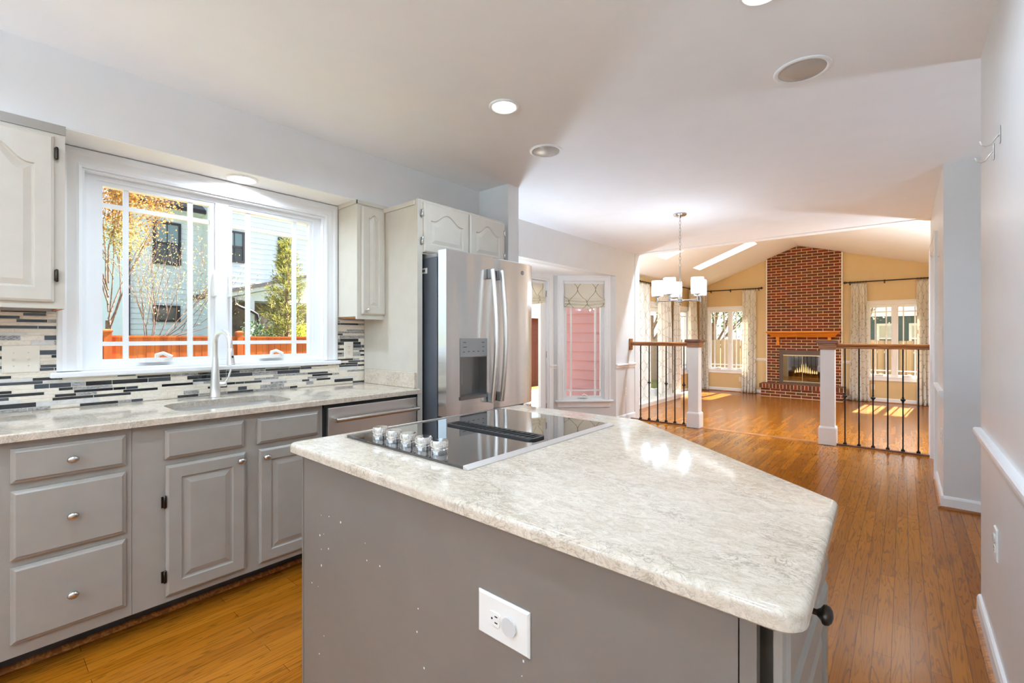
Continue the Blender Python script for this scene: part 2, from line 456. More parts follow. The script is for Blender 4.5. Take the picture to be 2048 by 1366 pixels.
class MB:
    def __init__(s):
        s.v = []; s.f = []; s.mi = []; s.uv = {}
        s.cur = 0
    def add(s, vs, fs):
        n = len(s.v)
        s.v += [tuple(p) for p in vs]
        for f in fs:
            s.f.append(tuple(i + n for i in f)); s.mi.append(s.cur)
        return s
    def box(s, x0, x1, y0, y1, z0, z1):
        vs = [(x, y, z) for z in (z0, z1) for y in (y0, y1) for x in (x0, x1)]
        return s.add(vs, [(0, 2, 3, 1), (4, 5, 7, 6), (0, 1, 5, 4), (2, 6, 7, 3), (0, 4, 6, 2), (1, 3, 7, 5)])
    def obox(s, W, u0, u1, z0, z1, n0, n1):
        vs = [W(u, z, n) for n in (n0, n1) for z in (z0, z1) for u in (u0, u1)]
        return s.add(vs, [(0, 2, 3, 1), (4, 5, 7, 6), (0, 1, 5, 4), (2, 6, 7, 3), (0, 4, 6, 2), (1, 3, 7, 5)])
    def rings(s, rs, cap0=True, cap1=True, closed=False):
        n = len(rs[0]); b = len(s.v)
        for r in rs:
            s.v += [tuple(p) for p in r]
        m = len(rs)
        for k in range(m - (0 if closed else 1)):
            k2 = (k + 1) % m
            for i in range(n):
                j = (i + 1) % n
                s.f.append((b + k * n + i, b + k * n + j, b + k2 * n + j, b + k2 * n + i)); s.mi.append(s.cur)
        if not closed:
            if cap0:
                s.f.append(tuple(b + i for i in range(n))); s.mi.append(s.cur)
            if cap1:
                s.f.append(tuple(b + (m - 1) * n + i for i in range(n))); s.mi.append(s.cur)
        return s
    def prism(s, pts, a, b, W=None):
        if W is None:
            W = lambda u, v, n: (u, v, n)
        return s.rings([[W(p[0], p[1], a) for p in pts], [W(p[0], p[1], b) for p in pts]])
    def lathe(s, prof, c, d=(0, 0, 1), n=20, sx=1.0, cap=True, up=None):
        d = Vector(d).normalized()
        a = Vector(up) if up is not None else (Vector((0, 0, 1)) if abs(d.z) < 0.9 else Vector((1, 0, 0)))
        e1 = a.cross(d).normalized(); e2 = d.cross(e1)
        c = Vector(c)
        rs = [[c + d * h + (e1 * cos(2 * pi * i / n) * sx + e2 * sin(2 * pi * i / n)) * r for i in range(n)] for r, h in prof]
        return s.rings(rs, cap, cap)
    def tube(s, pts, r, n=8, cap=True, closed=False, flat=1.0):
        P = [Vector(p) for p in pts]
        m = len(P)
        R = r if isinstance(r, (list, tuple)) else [r] * m
        rs = []
        prev = None
        for i, p in enumerate(P):
            if closed:
                d = P[(i + 1) % m] - P[i - 1]
            else:
                d = P[min(i + 1, m - 1)] - P[max(i - 1, 0)]
            d.normalize()
            if prev is None:
                a = Vector((0, 0, 1)) if abs(d.z) < 0.9 else Vector((1, 0, 0))
                e1 = a.cross(d).normalized()
            else:
                e1 = (prev - d * prev.dot(d))
                e1 = e1.normalized() if e1.length > 1e-6 else prev
            prev = e1
            e2 = d.cross(e1)
            rs.append([p + (e1 * cos(2 * pi * k / n) + e2 * sin(2 * pi * k / n) * flat) * R[i] for k in range(n)])
        return s.rings(rs, cap, cap, closed)
    def bar(s, a, b, r, n=8):
        return s.tube([a, b], r, n)
    def quad(s, a, b, c, d):
        return s.add([a, b, c, d], [(0, 1, 2, 3)])
    def grid(s, fn, nu, nv, uvfn=None):
        b = len(s.v)
        for j in range(nv + 1):
            for i in range(nu + 1):
                s.v.append(tuple(fn(i / nu, j / nv)))
                if uvfn:
                    s.uv[len(s.v) - 1] = uvfn(i / nu, j / nv)
        for j in range(nv):
            for i in range(nu):
                q = b + j * (nu + 1) + i
                s.f.append((q, q + 1, q + nu + 2, q + nu + 1)); s.mi.append(s.cur)
        return s
    def build(s, name, mat, parent=None, bevel=0, smooth=False, seg=2, org=None, normals=True):
        me = bpy.data.meshes.new(name)
        if parent is not None:
            o0 = ORG[parent.name]
        elif org is not None:
            o0 = Vector(org)
        else:
            lo = [min(p[i] for p in s.v) for i in range(3)]; hi = [max(p[i] for p in s.v) for i in range(3)]
            o0 = Vector(((lo[0] + hi[0]) / 2, (lo[1] + hi[1]) / 2, lo[2]))
        me.from_pydata([Vector(p) - o0 for p in s.v], [], s.f)
        mats = mat if isinstance(mat, list) else [mat]
        for m in mats:
            me.materials.append(m)
        me.polygons.foreach_set('material_index', s.mi)
        if s.uv:
            ul = me.uv_layers.new(name='UVMap')
            for lp in me.loops:
                ul.data[lp.index].uv = s.uv.get(lp.vertex_index, (0, 0))
        if normals or smooth:
            bm = bmesh.new(); bm.from_mesh(me)
            if normals:
                bmesh.ops.recalc_face_normals(bm, faces=bm.faces)
            if smooth:
                thr = radians(smooth if not isinstance(smooth, bool) else 40)
                for f in bm.faces:
                    f.smooth = True
                for e in bm.edges:
                    if len(e.link_faces) == 2 and e.calc_face_angle(0) > thr:
                        e.smooth = False
            bm.to_mesh(me); bm.free()
        me.update()
        o = bpy.data.objects.new(name, me)
        COL.objects.link(o)
        if parent is not None:
            o.parent = parent
        else:
            o.location = o0
        ORG[o.name] = o0
        if bevel:
            b = o.modifiers.new('bevel', 'BEVEL')
            b.width = bevel; b.segments = seg; b.limit_method = 'ANGLE'; b.angle_limit = radians(35)
        return o

def tag(o, label, cat, group=None):
    o['label'] = label; o['category'] = cat
    if group:
        o['group'] = group
    return o

def thing(name, label, cat, loc, group=None):
    o = bpy.data.objects.new(name, None)
    o.empty_display_size = 0.1
    COL.objects.link(o)
    o.location = loc
    ORG[o.name] = Vector(loc)
    return tag(o, label, cat, group)

def struct(o):
    o['kind'] = 'structure'
    return o

def copy_tree(o, loc=None, label=None, parent=None):
    c = o.copy(); COL.objects.link(c)
    if parent is not None:
        c.parent = parent
    if loc is not None:
        c.location = loc
        ORG[c.name] = Vector(loc)
    if label:
        c['label'] = label
    for ch in list(o.children):
        copy_tree(ch, None, None, c)
    return c

def plane(origin, u, n):
    o = Vector(origin); u = Vector(u).normalized(); n = Vector(n).normalized()
    return lambda a, z, d: o + u * a + n * d + Vector((0, 0, z))

# planes: a = distance along the wall, z = height, d = distance into the room
def WX(x):      # wall facing +X, a = world Y
    return lambda a, z, d: Vector((x + d, a, z))
def WXm(x):     # wall facing -X, a = world Y
    return lambda a, z, d: Vector((x - d, a, z))
def WY(y):      # wall facing -Y, a = world X
    return lambda a, z, d: Vector((a, y - d, z))

def holed(name, mat, W, a0, a1, z0, z1, holes, th):
    """wall slab with rectangular openings, thickness going away from the room"""
    us = sorted({a0, a1} | {h[0] for h in holes} | {h[1] for h in holes})
    zs = sorted({z0, z1} | {h[2] for h in holes} | {h[3] for h in holes})
    us = [u for u in us if a0 <= u <= a1]; zs = [z for z in zs if z0 <= z <= z1]
    mb = MB()
    for i in range(len(us) - 1):
        for j in range(len(zs) - 1):
            cu, cz = (us[i] + us[i + 1]) / 2, (zs[j] + zs[j + 1]) / 2
            if any(h[0] < cu < h[1] and h[2] < cz < h[3] for h in holes):
                continue
            mb.obox(W, us[i], us[i + 1], zs[j], zs[j + 1], -th, 0)
    return struct(mb.build(name, mat))

def molding(mb, prof, W, a0, a1, z):
    """profile of (height, projection) swept along the wall"""
    mb.rings([[W(a, z + h, d) for h, d in prof] for a in (a0, a1)])
    return mb

CHAIR = [(-0.03, 0), (-0.03, 0.008), (-0.022, 0.012), (-0.008, 0.012), (0.0, 0.02), (0.012, 0.026), (0.026, 0.026), (0.032, 0.02), (0.032, 0)]
BASEB = [(0, 0), (0, 0.014), (0.075, 0.014), (0.088, 0.009), (0.092, 0.004), (0.092, 0)]
SHOE = [(0, 0.014), (0, 0.03), (0.008, 0.029), (0.016, 0.022), (0.018, 0.014)]
CASING = [(0, 0), (0, 0.014), (0.012, 0.018), (0.02, 0.014), (0.055, 0.016), (0.07, 0.022), (0.085, 0.022), (0.09, 0.018), (0.09, 0)]

def frame_sweep(mb, prof, W, a0, a1, z0, z1, bottom=True):
    rs = []
    if bottom:
        for d, n in prof:
            pass
        for sx, sz in ((0, 0), (1, 0), (1, 1), (0, 1)):
            rs.append([W((a1 + d) if sx else (a0 - d), (z1 + d) if sz else (z0 - d), n) for d, n in prof])
        mb.rings(rs, closed=True)
    else:
        rs.append([W(a0 - d, z0, n) for d, n in prof])
        rs.append([W(a0 - d, z1 + d, n) for d, n in prof])
        rs.append([W(a1 + d, z1 + d, n) for d, n in prof])
        rs.append([W(a1 + d, z0, n) for d, n in prof])
        mb.rings(rs)
    return mb

# ------------------------------------------------------------------ the setting
CEIL = 2.515
XL = -3.05          # window wall (tile face)
XD = -3.15          # dining wall
YK = 6.6            # end of the kitchen
YF = 12.9           # far wall of the family room
XF = -4.3           # left wall of the family room
ZF = -0.2           # family room floor
RIDGE = (-1.93, 3.41)
vault_l = lambda x: RIDGE[1] + 0.38 * (x - RIDGE[0])
vault_r = lambda x: RIDGE[1] - 0.28 * (x - RIDGE[0])

mb = MB(); mb.box(-4.0, 1.9, -3.3, 6.52, -0.2, 0); struct(mb.build('floor', M['oakfloor']))
mb = MB(); mb.box(-4.45, 1.5, 6.52, 13.05, -0.4, ZF); struct(mb.build('floor', M['oakfloor']))
mb = MB(); mb.box(XD, 0.22, 6.42, 6.54, -0.022, 0.004); struct(mb.build('trim_1', M['oak'], bevel=0.004))
mb = MB(); mb.box(-3.25, 1.9, -3.3, 6.6, CEIL, CEIL + 0.12); struct(mb.build('ceiling', M['ceiling']))

# walls of the kitchen
holed('wall_left', M['wall'], WX(XL - 0.012), -3.3, 2.9, 0, CEIL, [(0.345, 1.582, 1.09, 2.082)], 0.17)
holed('wall_left_dining', M['wall'], WX(XD), 2.9, 6.6, 0, CEIL, [(3.45, 6.0, -0.1, 2.115)], 0.15)
mb = MB(); mb.box(XD - 0.02, -2.485, 2.866, 3.0, 0, CEIL); struct(mb.build('wall_left_stub', M['wall']))
mb = MB(); mb.box(XL - 0.02, -2.82, -3.3, 2.866, 2.18, CEIL); struct(mb.build('wall_left_soffit', M['wall']))
mb = MB(); mb.box(XL - 0.02, -2.822, -3.3, 2.866, 2.176, 2.18); struct(mb.build('ceiling_soffit', M['ceiling']))
mb = MB(); mb.box(0.265, 0.40, -3.3, 2.955, 0, CEIL); struct(mb.build('wall_right', M['wall']))
mb = MB(); mb.box(0.22, 1.5, 4.6, 4.72, 0, CEIL)
mb.box(0.22, 0.34, 4.72, 5.5, 0, CEIL); mb.box(0.22, 0.34, 6.38, 6.6, 0, CEIL); mb.box(0.22, 0.34, 5.5, 6.38, 2.08, CEIL)
struct(mb.build('wall_right_far', M['wall']))
mb = MB(); mb.box(1.5, 1.62, 2.8, 4.72, 0, CEIL); mb.box(0.40, 1.62, 2.8, 2.955, 0, CEIL); struct(mb.build('wall_right_hall', M['wall']))
holed('wall_back', M['wall'], lambda a, z, d: Vector((a, -3.2 + d, z)), -3.2, 0.40, 0, CEIL, [(-2.5, -0.6, 0.02, 2.08)], 0.15)

# bay alcove of the dining area
P0, P1, P2, P3 = (-3.15, 3.45), (-3.80, 4.10), (-3.80, 5.35), (-3.15, 6.0)
r2 = 1 / sqrt(2)
WB3 = plane((P2[0], P2[1], 0), (1, 1, 0), (1, -1, 0))       # angled wall with the visible window
WB1 = plane((P0[0], P0[1], 0), (-1, 1, 0), (1, 1, 0))
WB2 = WX(-3.80)
LB = sqrt(2) * 0.65
holed('wall_bay_far', M['wall'], WB3, -0.06, LB, 0, 2.115, [(0.155, 0.745, 0.345, 2.035)], 0.12)
holed('wall_bay_near', M['wall'], WB1, 0, LB + 0.06, 0, 2.115, [(0.155, 0.745, 0.345, 2.035)], 0.12)
holed('wall_bay_middle', M['wall'], WB2, 4.10, 5.35, 0, 2.115, [(4.30, 5.25, -0.01, 2.05)], 0.12)
mb = MB(); mb.prism([(-3.301, 3.452), (-3.301, 5.998), (-3.925, 5.374), (-3.925, 4.076)], 2.1145, 2.2); struct(mb.build('ceiling_bay', M['ceiling']))
mb = MB(); mb.prism([(-3.2, 3.2), (-3.2, 6.2), (-3.4, 6.2), (-4.1, 5.5), (-4.1, 3.95), (-3.4, 3.2)], 2.2, 2.35); struct(mb.build('roof_bay', M['roofing']))

# family room shell
mb = MB()
mb.box(-4.45, XD - 0.15, 6.6, 6.74, -0.4, 2.6)
mb.box(XD - 0.15, XD, 6.6, 6.74, -0.4, CEIL)
mb.box(0.22, 1.5, 6.6, 6.74, -0.4, CEIL)
mb.rings([[(x, y, z) for x, z in ((-4.45, CEIL), (-4.45, vault_l(-4.45) + 0.1), (RIDGE[0], RIDGE[1] + 0.1), (1.5, vault_r(1.5) + 0.1), (1.5, CEIL))] for y in (6.6, 6.74)])
struct(mb.build('wall_near_family', M['tan']))
holed('wall_left_family', M['tan'], WX(XF), 6.7, 13.05, -0.4, 2.56, [(9.55, 10.55, -0.2, 1.93), (11.22, 12.2, 0.36, 1.92)], 0.15)
mb = MB()
WFAR = WY(YF)
holes = [(-4.02, -2.95, 0.36, 1.94), (-0.62, 0.32, 0.36, 1.94), (-2.24, -1.42, 0.10, 0.83)]
us = [-4.45, -4.02, -2.95, -2.24, -1.93, -1.42, -0.62, 0.32, 1.5]
top = lambda x: (vault_l(x) if x <= RIDGE[0] else vault_r(x)) + 0.08
for a, b in zip(us, us[1:]):
    hole = [h for h in holes if h[0] <= a and b <= h[1]]
    if hole:
        mb.obox(WFAR, a, b, -0.4, hole[0][2], -0.15, 0)
    lo = hole[0][3] if hole else -0.4
    mb.rings([[WFAR(x, z, n) for x, z in ((a, lo), (b, lo), (b, top(b)), (a, top(a)))] for n in (-0.15, 0)])
struct(mb.build('wall_far', M['tan']))
holed('wall_right_family', M['tan'], WXm(1.4), 6.6, 13.05, -0.4, 2.6, [(8.2, 10.6, -0.15, 2.0)], 0.15)

mb = MB(); mb.box(XD + 0.0005, 0.2195, 6.595, 6.745, 2.506, 2.5146); struct(mb.build('ceiling_edge', M['ceiling']))
mb = MB(); mb.box(XD + 0.0004, XD + 0.008, 6.595, 6.746, ZF, 2.506); struct(mb.build('wall_left_dining_end', M['wall']))
# vaulted ceiling with two skylight shafts on its left slope
mb = MB()
SKY = [(-3.6, -2.4, 8.4, 8.95), (-3.6, -2.4, 10.45, 10.93)]
xs = [-4.45, -3.6, -2.4, RIDGE[0]]
ys = [6.6, 8.4, 8.95, 10.45, 10.93, 13.05]
for i in range(3):
    for j in range(5):
        cx, cy = (xs[i] + xs[i + 1]) / 2, (ys[j] + ys[j + 1]) / 2
        if any(k[0] < cx < k[1] and k[2] < cy < k[3] for k in SKY):
            continue
        mb.rings([[(x, y, vault_l(x) + dz) for x, y in ((xs[i], ys[j]), (xs[i + 1], ys[j]), (xs[i + 1], ys[j + 1]), (xs[i], ys[j + 1]))] for dz in (0, 0.2)])
SKY_FILL = [(-1.2, 0.4, 7.2, 8.3)]  # unseen right-slope skylight, added for diffuse fill light
for xa, xb in ((RIDGE[0], -1.2), (-1.2, 0.4), (0.4, 1.55)):
    for ya, yb in ((6.6, 7.2), (7.2, 8.3), (8.3, 13.05)):
        if xa == -1.2 and ya == 7.2: continue
        mb.rings([[(x, y, vault_r(x) + dz) for x, y in ((xa, ya), (xb, ya), (xb, yb), (xa, yb))] for dz in (0, 0.2)])
struct(mb.build('ceiling_vault', M['ceiling']))
for i, k in enumerate(SKY + SKY_FILL):
    vault_ = vault_l if i < 2 else vault_r
    w = bpy.data.objects.new('window_%d' % (7 + i), None); COL.objects.link(w); w['kind'] = 'structure'
    w.location = ((k[0] + k[1]) / 2, k[2], 2.9); ORG[w.name] = Vector(w.location)
    mb = MB()
    for x0, x1, y0, y1 in ((k[0] - 0.05, k[1] + 0.05, k[2] - 0.05, k[2]), (k[0] - 0.05, k[1] + 0.05, k[3], k[3] + 0.05), (k[0] - 0.05, k[0], k[2], k[3]), (k[1], k[1] + 0.05, k[2], k[3])):
        mb.rings([[(x, y, vault_(x) + dz) for x, y in ((x0, y0), (x1, y0), (x1, y1), (x0, y1))] for dz in (0.195, 0.32)])
    mb.build('curb', M['trim'], w)
    mb = MB()
    mb.rings([[(x, y, vault_(x) + dz) for x, y in ((k[0] - 0.05, k[2] - 0.05), (k[1] + 0.05, k[2] - 0.05), (k[1] + 0.05, k[3] + 0.05), (k[0] - 0.05, k[3] + 0.05))] for dz in (0.32, 0.33)])
    mb.build('pane', M['frost'], w)

# baseboards and chair rails
def run(name, mat, prof, W, a0, a1, z):
    mb = MB(); molding(mb, prof, W, a0, a1, z); return struct(mb.build(name, mat))
run('baseboard_right', M['trim'], BASEB, WXm(0.265), -3.2, 2.955, 0)
run('baseboard_right_shoe', M['oak'], SHOE, WXm(0.265), -3.2, 2.955, 0)
run('trim_2', M['trim'], CHAIR, WXm(0.265), -3.2, 2.965, 0.812)
run('baseboard_right_far', M['trim'], BASEB, WXm(0.22), 4.588, 5.408, 0)
run('baseboard_right_far_shoe', M['oak'], SHOE, WXm(0.22), 4.572, 5.408, 0)
run('trim_3', M['trim'], CHAIR, WXm(0.22), 4.59, 5.408, 0.825)
run('baseboard_hall', M['trim'], BASEB, WY(4.6), 0.2055, 1.5, 0)
run('baseboard_hall_shoe', M['oak'], SHOE, WY(4.6), 0.1895, 1.5, 0)
run('baseboard_dining', M['trim'], BASEB, WX(XD), 6.0, 6.6, 0)
run('trim_4', M['trim'], CHAIR, WX(XD), 6.0, 6.6, 0.815)
run('trim_5', M['trim'], CHAIR, WB2, 5.26, 5.35, 0.815)
run('trim_6', M['trim'], CHAIR, WB3, 0, 0.055, 0.815)
run('baseboard_bay', M['trim'], BASEB, WB3, 0, LB, 0)
for a, b in ((-4.3, -2.6), (-1.06, 1.4)):
    run('baseboard_far', M['trim'], BASEB, WFAR, a, b, ZF)
    run('baseboard_far_shoe', M['oak'], SHOE, WFAR, a, b, ZF)
for a, b in ((-4.3, -4.12), (-2.86, -2.6), (-1.06, -0.72), (0.42, 1.4)):
    run('trim_7', M['trim'], CHAIR, WFAR, a, b, 0.655)
for a, b in ((6.74, 9.45), (10.65, 12.9)):
    run('baseboard_family', M['trim'], BASEB, WX(XF), a, b, ZF)

# ------------------------------------------------------------------ windows and doors
def window(n, W, a0, a1, z0, z1, nsash, glass_n=-0.07, cas=CASING, stool=None, apron=False, munt=(0.085, 0.095), fw=0.06, bottom=False, head=True, crank=True):
    w = bpy.data.objects.new('window_%d' % n, None); COL.objects.link(w); w['kind'] = 'structure'
    w.location = W((a0 + a1) / 2, z0, 0); ORG[w.name] = Vector(w.location)
    mb = MB(); frame_sweep(mb, cas, W, a0, a1, z0, z1, bottom); mb.build('casing', M['trim'], w)
    mb = MB()
    n0, n1 = glass_n - 0.05, glass_n + 0.03
    for u0, u1, y0, y1 in ((a0 + fw, a1 - fw, z0 + 0.0105, z0 + 0.028), (a0 + fw, a1 - fw, z1 - 0.036, z1 - 0.0105), (a0 + 0.0105, a0 + fw, z0 + 0.0105, z1 - 0.0105), (a1 - fw, a1 - 0.0105, z0 + 0.0105, z1 - 0.0105)):
        mb.obox(W, u0, u1, y0, y1, n0, n1)
    mb.build('frame', M['trim'], w)
    mb = MB()      # reveal boards lining the opening
    mb.obox(W, a0 + 0.0005, a0 + 0.010, z0, z1, -0.168, 0.001); mb.obox(W, a1 - 0.010, a1 - 0.0005, z0, z1, -0.168, 0.001)
    mb.obox(W, a0 + 0.0005, a1 - 0.0005, z1 - 0.010, z1 - 0.0005, -0.168, 0.0012); mb.obox(W, a0 + 0.0005, a1 - 0.0005, z0 + 0.0005, z0 + 0.010, -0.168, 0.0012)
    mb.build('reveal', M['trim'], w)
    gap = 0.07
    inner0, inner1 = a0 + fw, a1 - fw
    sw = (inner1 - inner0 - gap * (nsash - 1)) / nsash
    for i in range(nsash):
        s0 = inner0 + i * (sw + gap); s1 = s0 + sw; b0, b1 = z0 + 0.025, z1 - 0.034
        if i:
            mb = MB(); mb.obox(W, s0 - gap, s0, z0 + 0.028, z1 - 0.036, n0 + 0.001, glass_n + 0.035); mb.build('mullion', M['trim'], w, bevel=0.004)
        e = 0.023
        mb = MB()
        for u0, u1, y0, y1 in ((s0 + e, s1 - e, b0, b0 + e), (s0 + e, s1 - e, b1 - e, b1), (s0 + 0.0004, s0 + e, b0, b1), (s1 - e, s1 - 0.0004, b0, b1)):
            mb.obox(W, u0, u1, y0, y1, glass_n - 0.02, glass_n + 0.022)
        s = mb.build('sash', M['trim'], w)
        mb = MB(); mb.obox(W, s0 + e, s1 - e, b0 + e, b1 - e, glass_n - 0.003, glass_n + 0.003); mb.build('pane', M['glass'], s)
        mb = MB()
        g0, g1, h0, h1 = s0 + e, s1 - e, b0 + e, b1 - e
        for c in (g0 + munt[0], g1 - munt[0]):
            mb.obox(W, c - 0.011, c + 0.011, h0, h1, glass_n - 0.012, glass_n + 0.012)
        for c in (h0 + munt[1] - 0.015, h1 - munt[1]):
            mb.obox(W, g0, g1, c - 0.011, c + 0.011, glass_n - 0.0115, glass_n + 0.0115)
        mb.build('muntin', M['trim'], s)
        if crank:
            mb = MB()
            c = (s0 + s1) / 2 - 0.02
            mb.prism([(c + 0.075 * cos(k * pi / 8), glass_n + 0.045 + 0.022 * sin(k * pi / 8)) for k in range(16)], z0 + 0.027, z0 + 0.05, lambda u, d, z: W(u, z, d))
            q = lambda u, z, d: W(c + u, z0 + z, glass_n + d)
            mb.tube([q(0, 0.04, 0.05), q(0.0, 0.066, 0.055), q(0.025, 0.075, 0.058), q(0.055, 0.058, 0.062), (q(0.062, 0.052, 0.063))], [0.013, 0.013, 0.010, 0.011, 0.012], 8)
            mb.build('crank_handle', M['white_plastic'], s, smooth=True)
            if nsash > 1:
                mb = MB()
                u = s1 - 0.004 if i == 0 else s0 + 0.004
                mz = (z0 + z1) / 2 - 0.03
                d = glass_n + 0.025
                mb.tube([W(u, mz - 0.06, d), W(u, mz - 0.055, d + 0.026), W(u, mz - 0.02, d + 0.028), W(u, mz + 0.06, d + 0.020), W(u, mz + 0.085, d + 0.004)], [0.009, 0.012, 0.010, 0.009, 0.007], 8)
                mb.build('lock_lever', M['white_plastic'], s, smooth=True)
    if stool:
        mb = MB(); mb.obox(W, stool[0], stool[1], z0 - 0.03, z0 - 0.004, -0.1, stool[2]); mb.build('sill', M['trim'], w, bevel=0.006)
    if apron:
        mb = MB()
        mb.rings([[W(a0 - 0.09 - k, z0 - 0.03, d), W(a1 + 0.09 + k, z0 - 0.03, d)] [::1] + [W(a1 + 0.085, z0 - 0.108, d * 0.8), W(a0 - 0.085, z0 - 0.108, d * 0.8)] for d, k in ((0, 0), (0.018, 0.0))])
        mb.build('apron', M['trim'], w, bevel=0.003)
    return w

W1 = WX(XL - 0.012)
w1 = window(1, W1, 0.345, 1.582, 1.09, 2.082, 2, stool=(0.231, 1.685, 0.045), munt=(0.095, 0.095))
window(2, WB3, 0.155, 0.745, 0.345, 2.035, 1, glass_n=-0.05, stool=(0.03, 0.87, 0.05), apron=True, fw=0.025, munt=(0.07, 0.095))
window(3, WB1, 0.155, 0.745, 0.345, 2.035, 1, glass_n=-0.05, stool=(0.03, 0.87, 0.05), apron=True, fw=0.025, munt=(0.07, 0.095))
WLF = WX(XF)
window(4, WFAR, -4.02, -2.95, 0.36, 1.94, 2, bottom=True, fw=0.03, munt=(0.085, 0.1))
window(5, WFAR, -0.62, 0.32, 0.36, 1.94, 2, bottom=True, fw=0.03, munt=(0.085, 0.1))
window(6, WLF, 11.22, 12.2, 0.36, 1.92, 1, bottom=True, fw=0.03, munt=(0.085, 0.1))

def glazed_door(n, W, a0, a1, z0, z1, stile, glass_n=-0.05, bars=0, bot=0.25, hinge=True, cz=0.09, slab_n=None):
    d = bpy.data.objects.new('door_%d' % n, None); COL.objects.link(d); d['kind'] = 'structure'
    d.location = W((a0 + a1) / 2, z0, 0); ORG[d.name] = Vector(d.location)
    mb = MB(); frame_sweep(mb, CASING, W, a0, a1, z0, z1, False); mb.build('casing', M['trim'], d)
    mb = MB()
    mb.obox(W, a0 + 0.0005, a0 + 0.025, z0 + 0.001, z1 - 0.0005, -0.118, 0.001); mb.obox(W, a1 - 0.025, a1 - 0.0005, z0 + 0.001, z1 - 0.0005, -0.118, 0.001); mb.obox(W, a0 + 0.025, a1 - 0.025, z1 - 0.025, z1 - 0.0005, -0.118, 0.001)
    mb.build('jamb', M['trim'], d)
    a0 += 0.028; a1 -= 0.028; z1 -= 0.028
    mb = MB()
    for u0, u1, y0, y1 in ((a0, a0 + stile, z0 + 0.01, z1), (a1 - stile, a1, z0 + 0.01, z1), (a0 + stile, a1 - stile, z1 - stile, z1), (a0 + stile, a1 - stile, z0 + 0.01, z0 + bot)):
        mb.obox(W, u0, u1, y0, y1, glass_n - 0.022, glass_n + 0.022)
    mb.build('leaf', M['trim'], d)
    mb = MB(); mb.obox(W, a0 + stile, a1 - stile, z0 + bot, z1 - stile, glass_n - 0.004, glass_n + 0.004); mb.build('pane', M['glass'], d)
    if bars:
        mb = MB()
        for i in range(1, bars):
            c = a0 + stile + (a1 - a0 - 2 * stile) * i / bars
            mb.obox(W, c - 0.011, c + 0.011, z0 + bot, z1 - stile, glass_n - 0.014, glass_n + 0.014)
        mb.build('muntin', M['trim'], d)
    if hinge:
        for hz in (z0 + 0.22, z0 + 0.95, z1 - 0.22):
            mb = MB(); mb.lathe([(0.008, 0), (0.008, 0.09)], W(a1 + 0.006, hz, glass_n + 0.03), (0, 0, 1), 8); mb.build('hinge', M['nickel'], d, smooth=True)
    return d
glazed_door(1, WB2, 4.30, 5.25, 0.0, 2.05, 0.12, bot=0.22)
glazed_door(2, WLF, 9.55, 10.55, -0.2, 1.93, 0.10, bot=0.24)
glazed_door(4, lambda a, z, d: Vector((a, -3.2 + d, z)), -2.5, -1.55, 0.02, 2.08, 0.09, hinge=False)  # pair of glazed doors added behind the camera to let in fill daylight
glazed_door(5, lambda a, z, d: Vector((a, -3.2 + d, z)), -1.55, -0.6, 0.02, 2.08, 0.09, hinge=False)
glazed_door(6, WXm(1.4), 8.2, 9.4, -0.15, 2.0, 0.09, hinge=False)  # unseen pair of patio doors, added to bring daylight into the family room
glazed_door(7, WXm(1.4), 9.4, 10.6, -0.15, 2.0, 0.09, hinge=False)
# closed white door of the far right wall
d3 = bpy.data.objects.new('door_3', None); COL.objects.link(d3); d3['kind'] = 'structure'; d3.location = (0.22, 5.94, 0); ORG[d3.name] = Vector(d3.location)
WR3 = WXm(0.22)
mb = MB(); frame_sweep(mb, CASING, WR3, 5.5, 6.38, 0, 2.08, False); mb.build('casing', M['trim'], d3)
mb = MB(); mb.obox(WR3, 5.5, 5.52, 0, 2.08, -0.1, 0); mb.obox(WR3, 6.36, 6.38, 0, 2.08, -0.1, 0); mb.obox(WR3, 5.5, 6.38, 2.06, 2.08, -0.1, 0); mb.build('jamb', M['trim'], d3)
mb = MB(); mb.obox(WR3, 5.525, 6.355, 0.01, 2.055, -0.09, -0.05)
for zz in ((0.15, 0.85), (1.0, 1.9)):
    for yy in ((5.62, 5.90), (5.98, 6.26)):
        mb.obox(WR3, yy[0], yy[1], zz[0], zz[1], -0.06, -0.042)
mb.build('leaf', M['trim'], d3, bevel=0.004)

# ------------------------------------------------------------------ mosaic tile backsplash
TR = random.Random(3)
mb = MB()
regions = [(-0.62, 0.2565, 0.9145, 1.373), (0.2565, 1.66, 0.9145, 1.058), (1.66, 1.884, 0.9145, 1.370)]
for r in regions:
    mb.box(XL - 0.013, XL - 0.0015, r[0], r[1], r[2], r[3])
GAP = 0.0024
z = 0.9165
while z < 1.37:
    h = TR.choice([0.0125, 0.0125, 0.0125, 0.0205])
    y = -0.62 - TR.random() * 0.1
    zt = min(z + h, 1.372)
    while y < 1.884:
        kind = TR.choices([1, 2, 3, 4, 5], [36, 20, 8, 18, 18])[0]
        L = TR.choice([0.05, 0.075, 0.1, 0.145, 0.145]) if kind != 1 else TR.choice([0.075, 0.1, 0.145, 0.2])
        y0, y1 = y + GAP / 2, y + L - GAP / 2
        for r in regions:
            a, b = max(y0, r[0]), min(y1, r[1])
            c, d = max(z, r[2] + 0.001), min(zt, r[3] - 0.001)
            if b - a > 0.003 and d - c > 0.003:
                mb.cur = kind
                e = 0.0008
                mb.rings([[(XL - 0.003, p, q) for p, q in ((a, c), (b, c), (b, d), (a, d))],
                          [(XL - 0.0004, p, q) for p, q in ((a, c), (b, c), (b, d), (a, d))],
                          [(XL + 0.0003, p, q) for p, q in ((a + e, c + e), (b - e, c + e), (b - e, d - e), (a + e, d - e))]], cap0=False)
        y += L
    z += h + GAP
mb.cur = 0
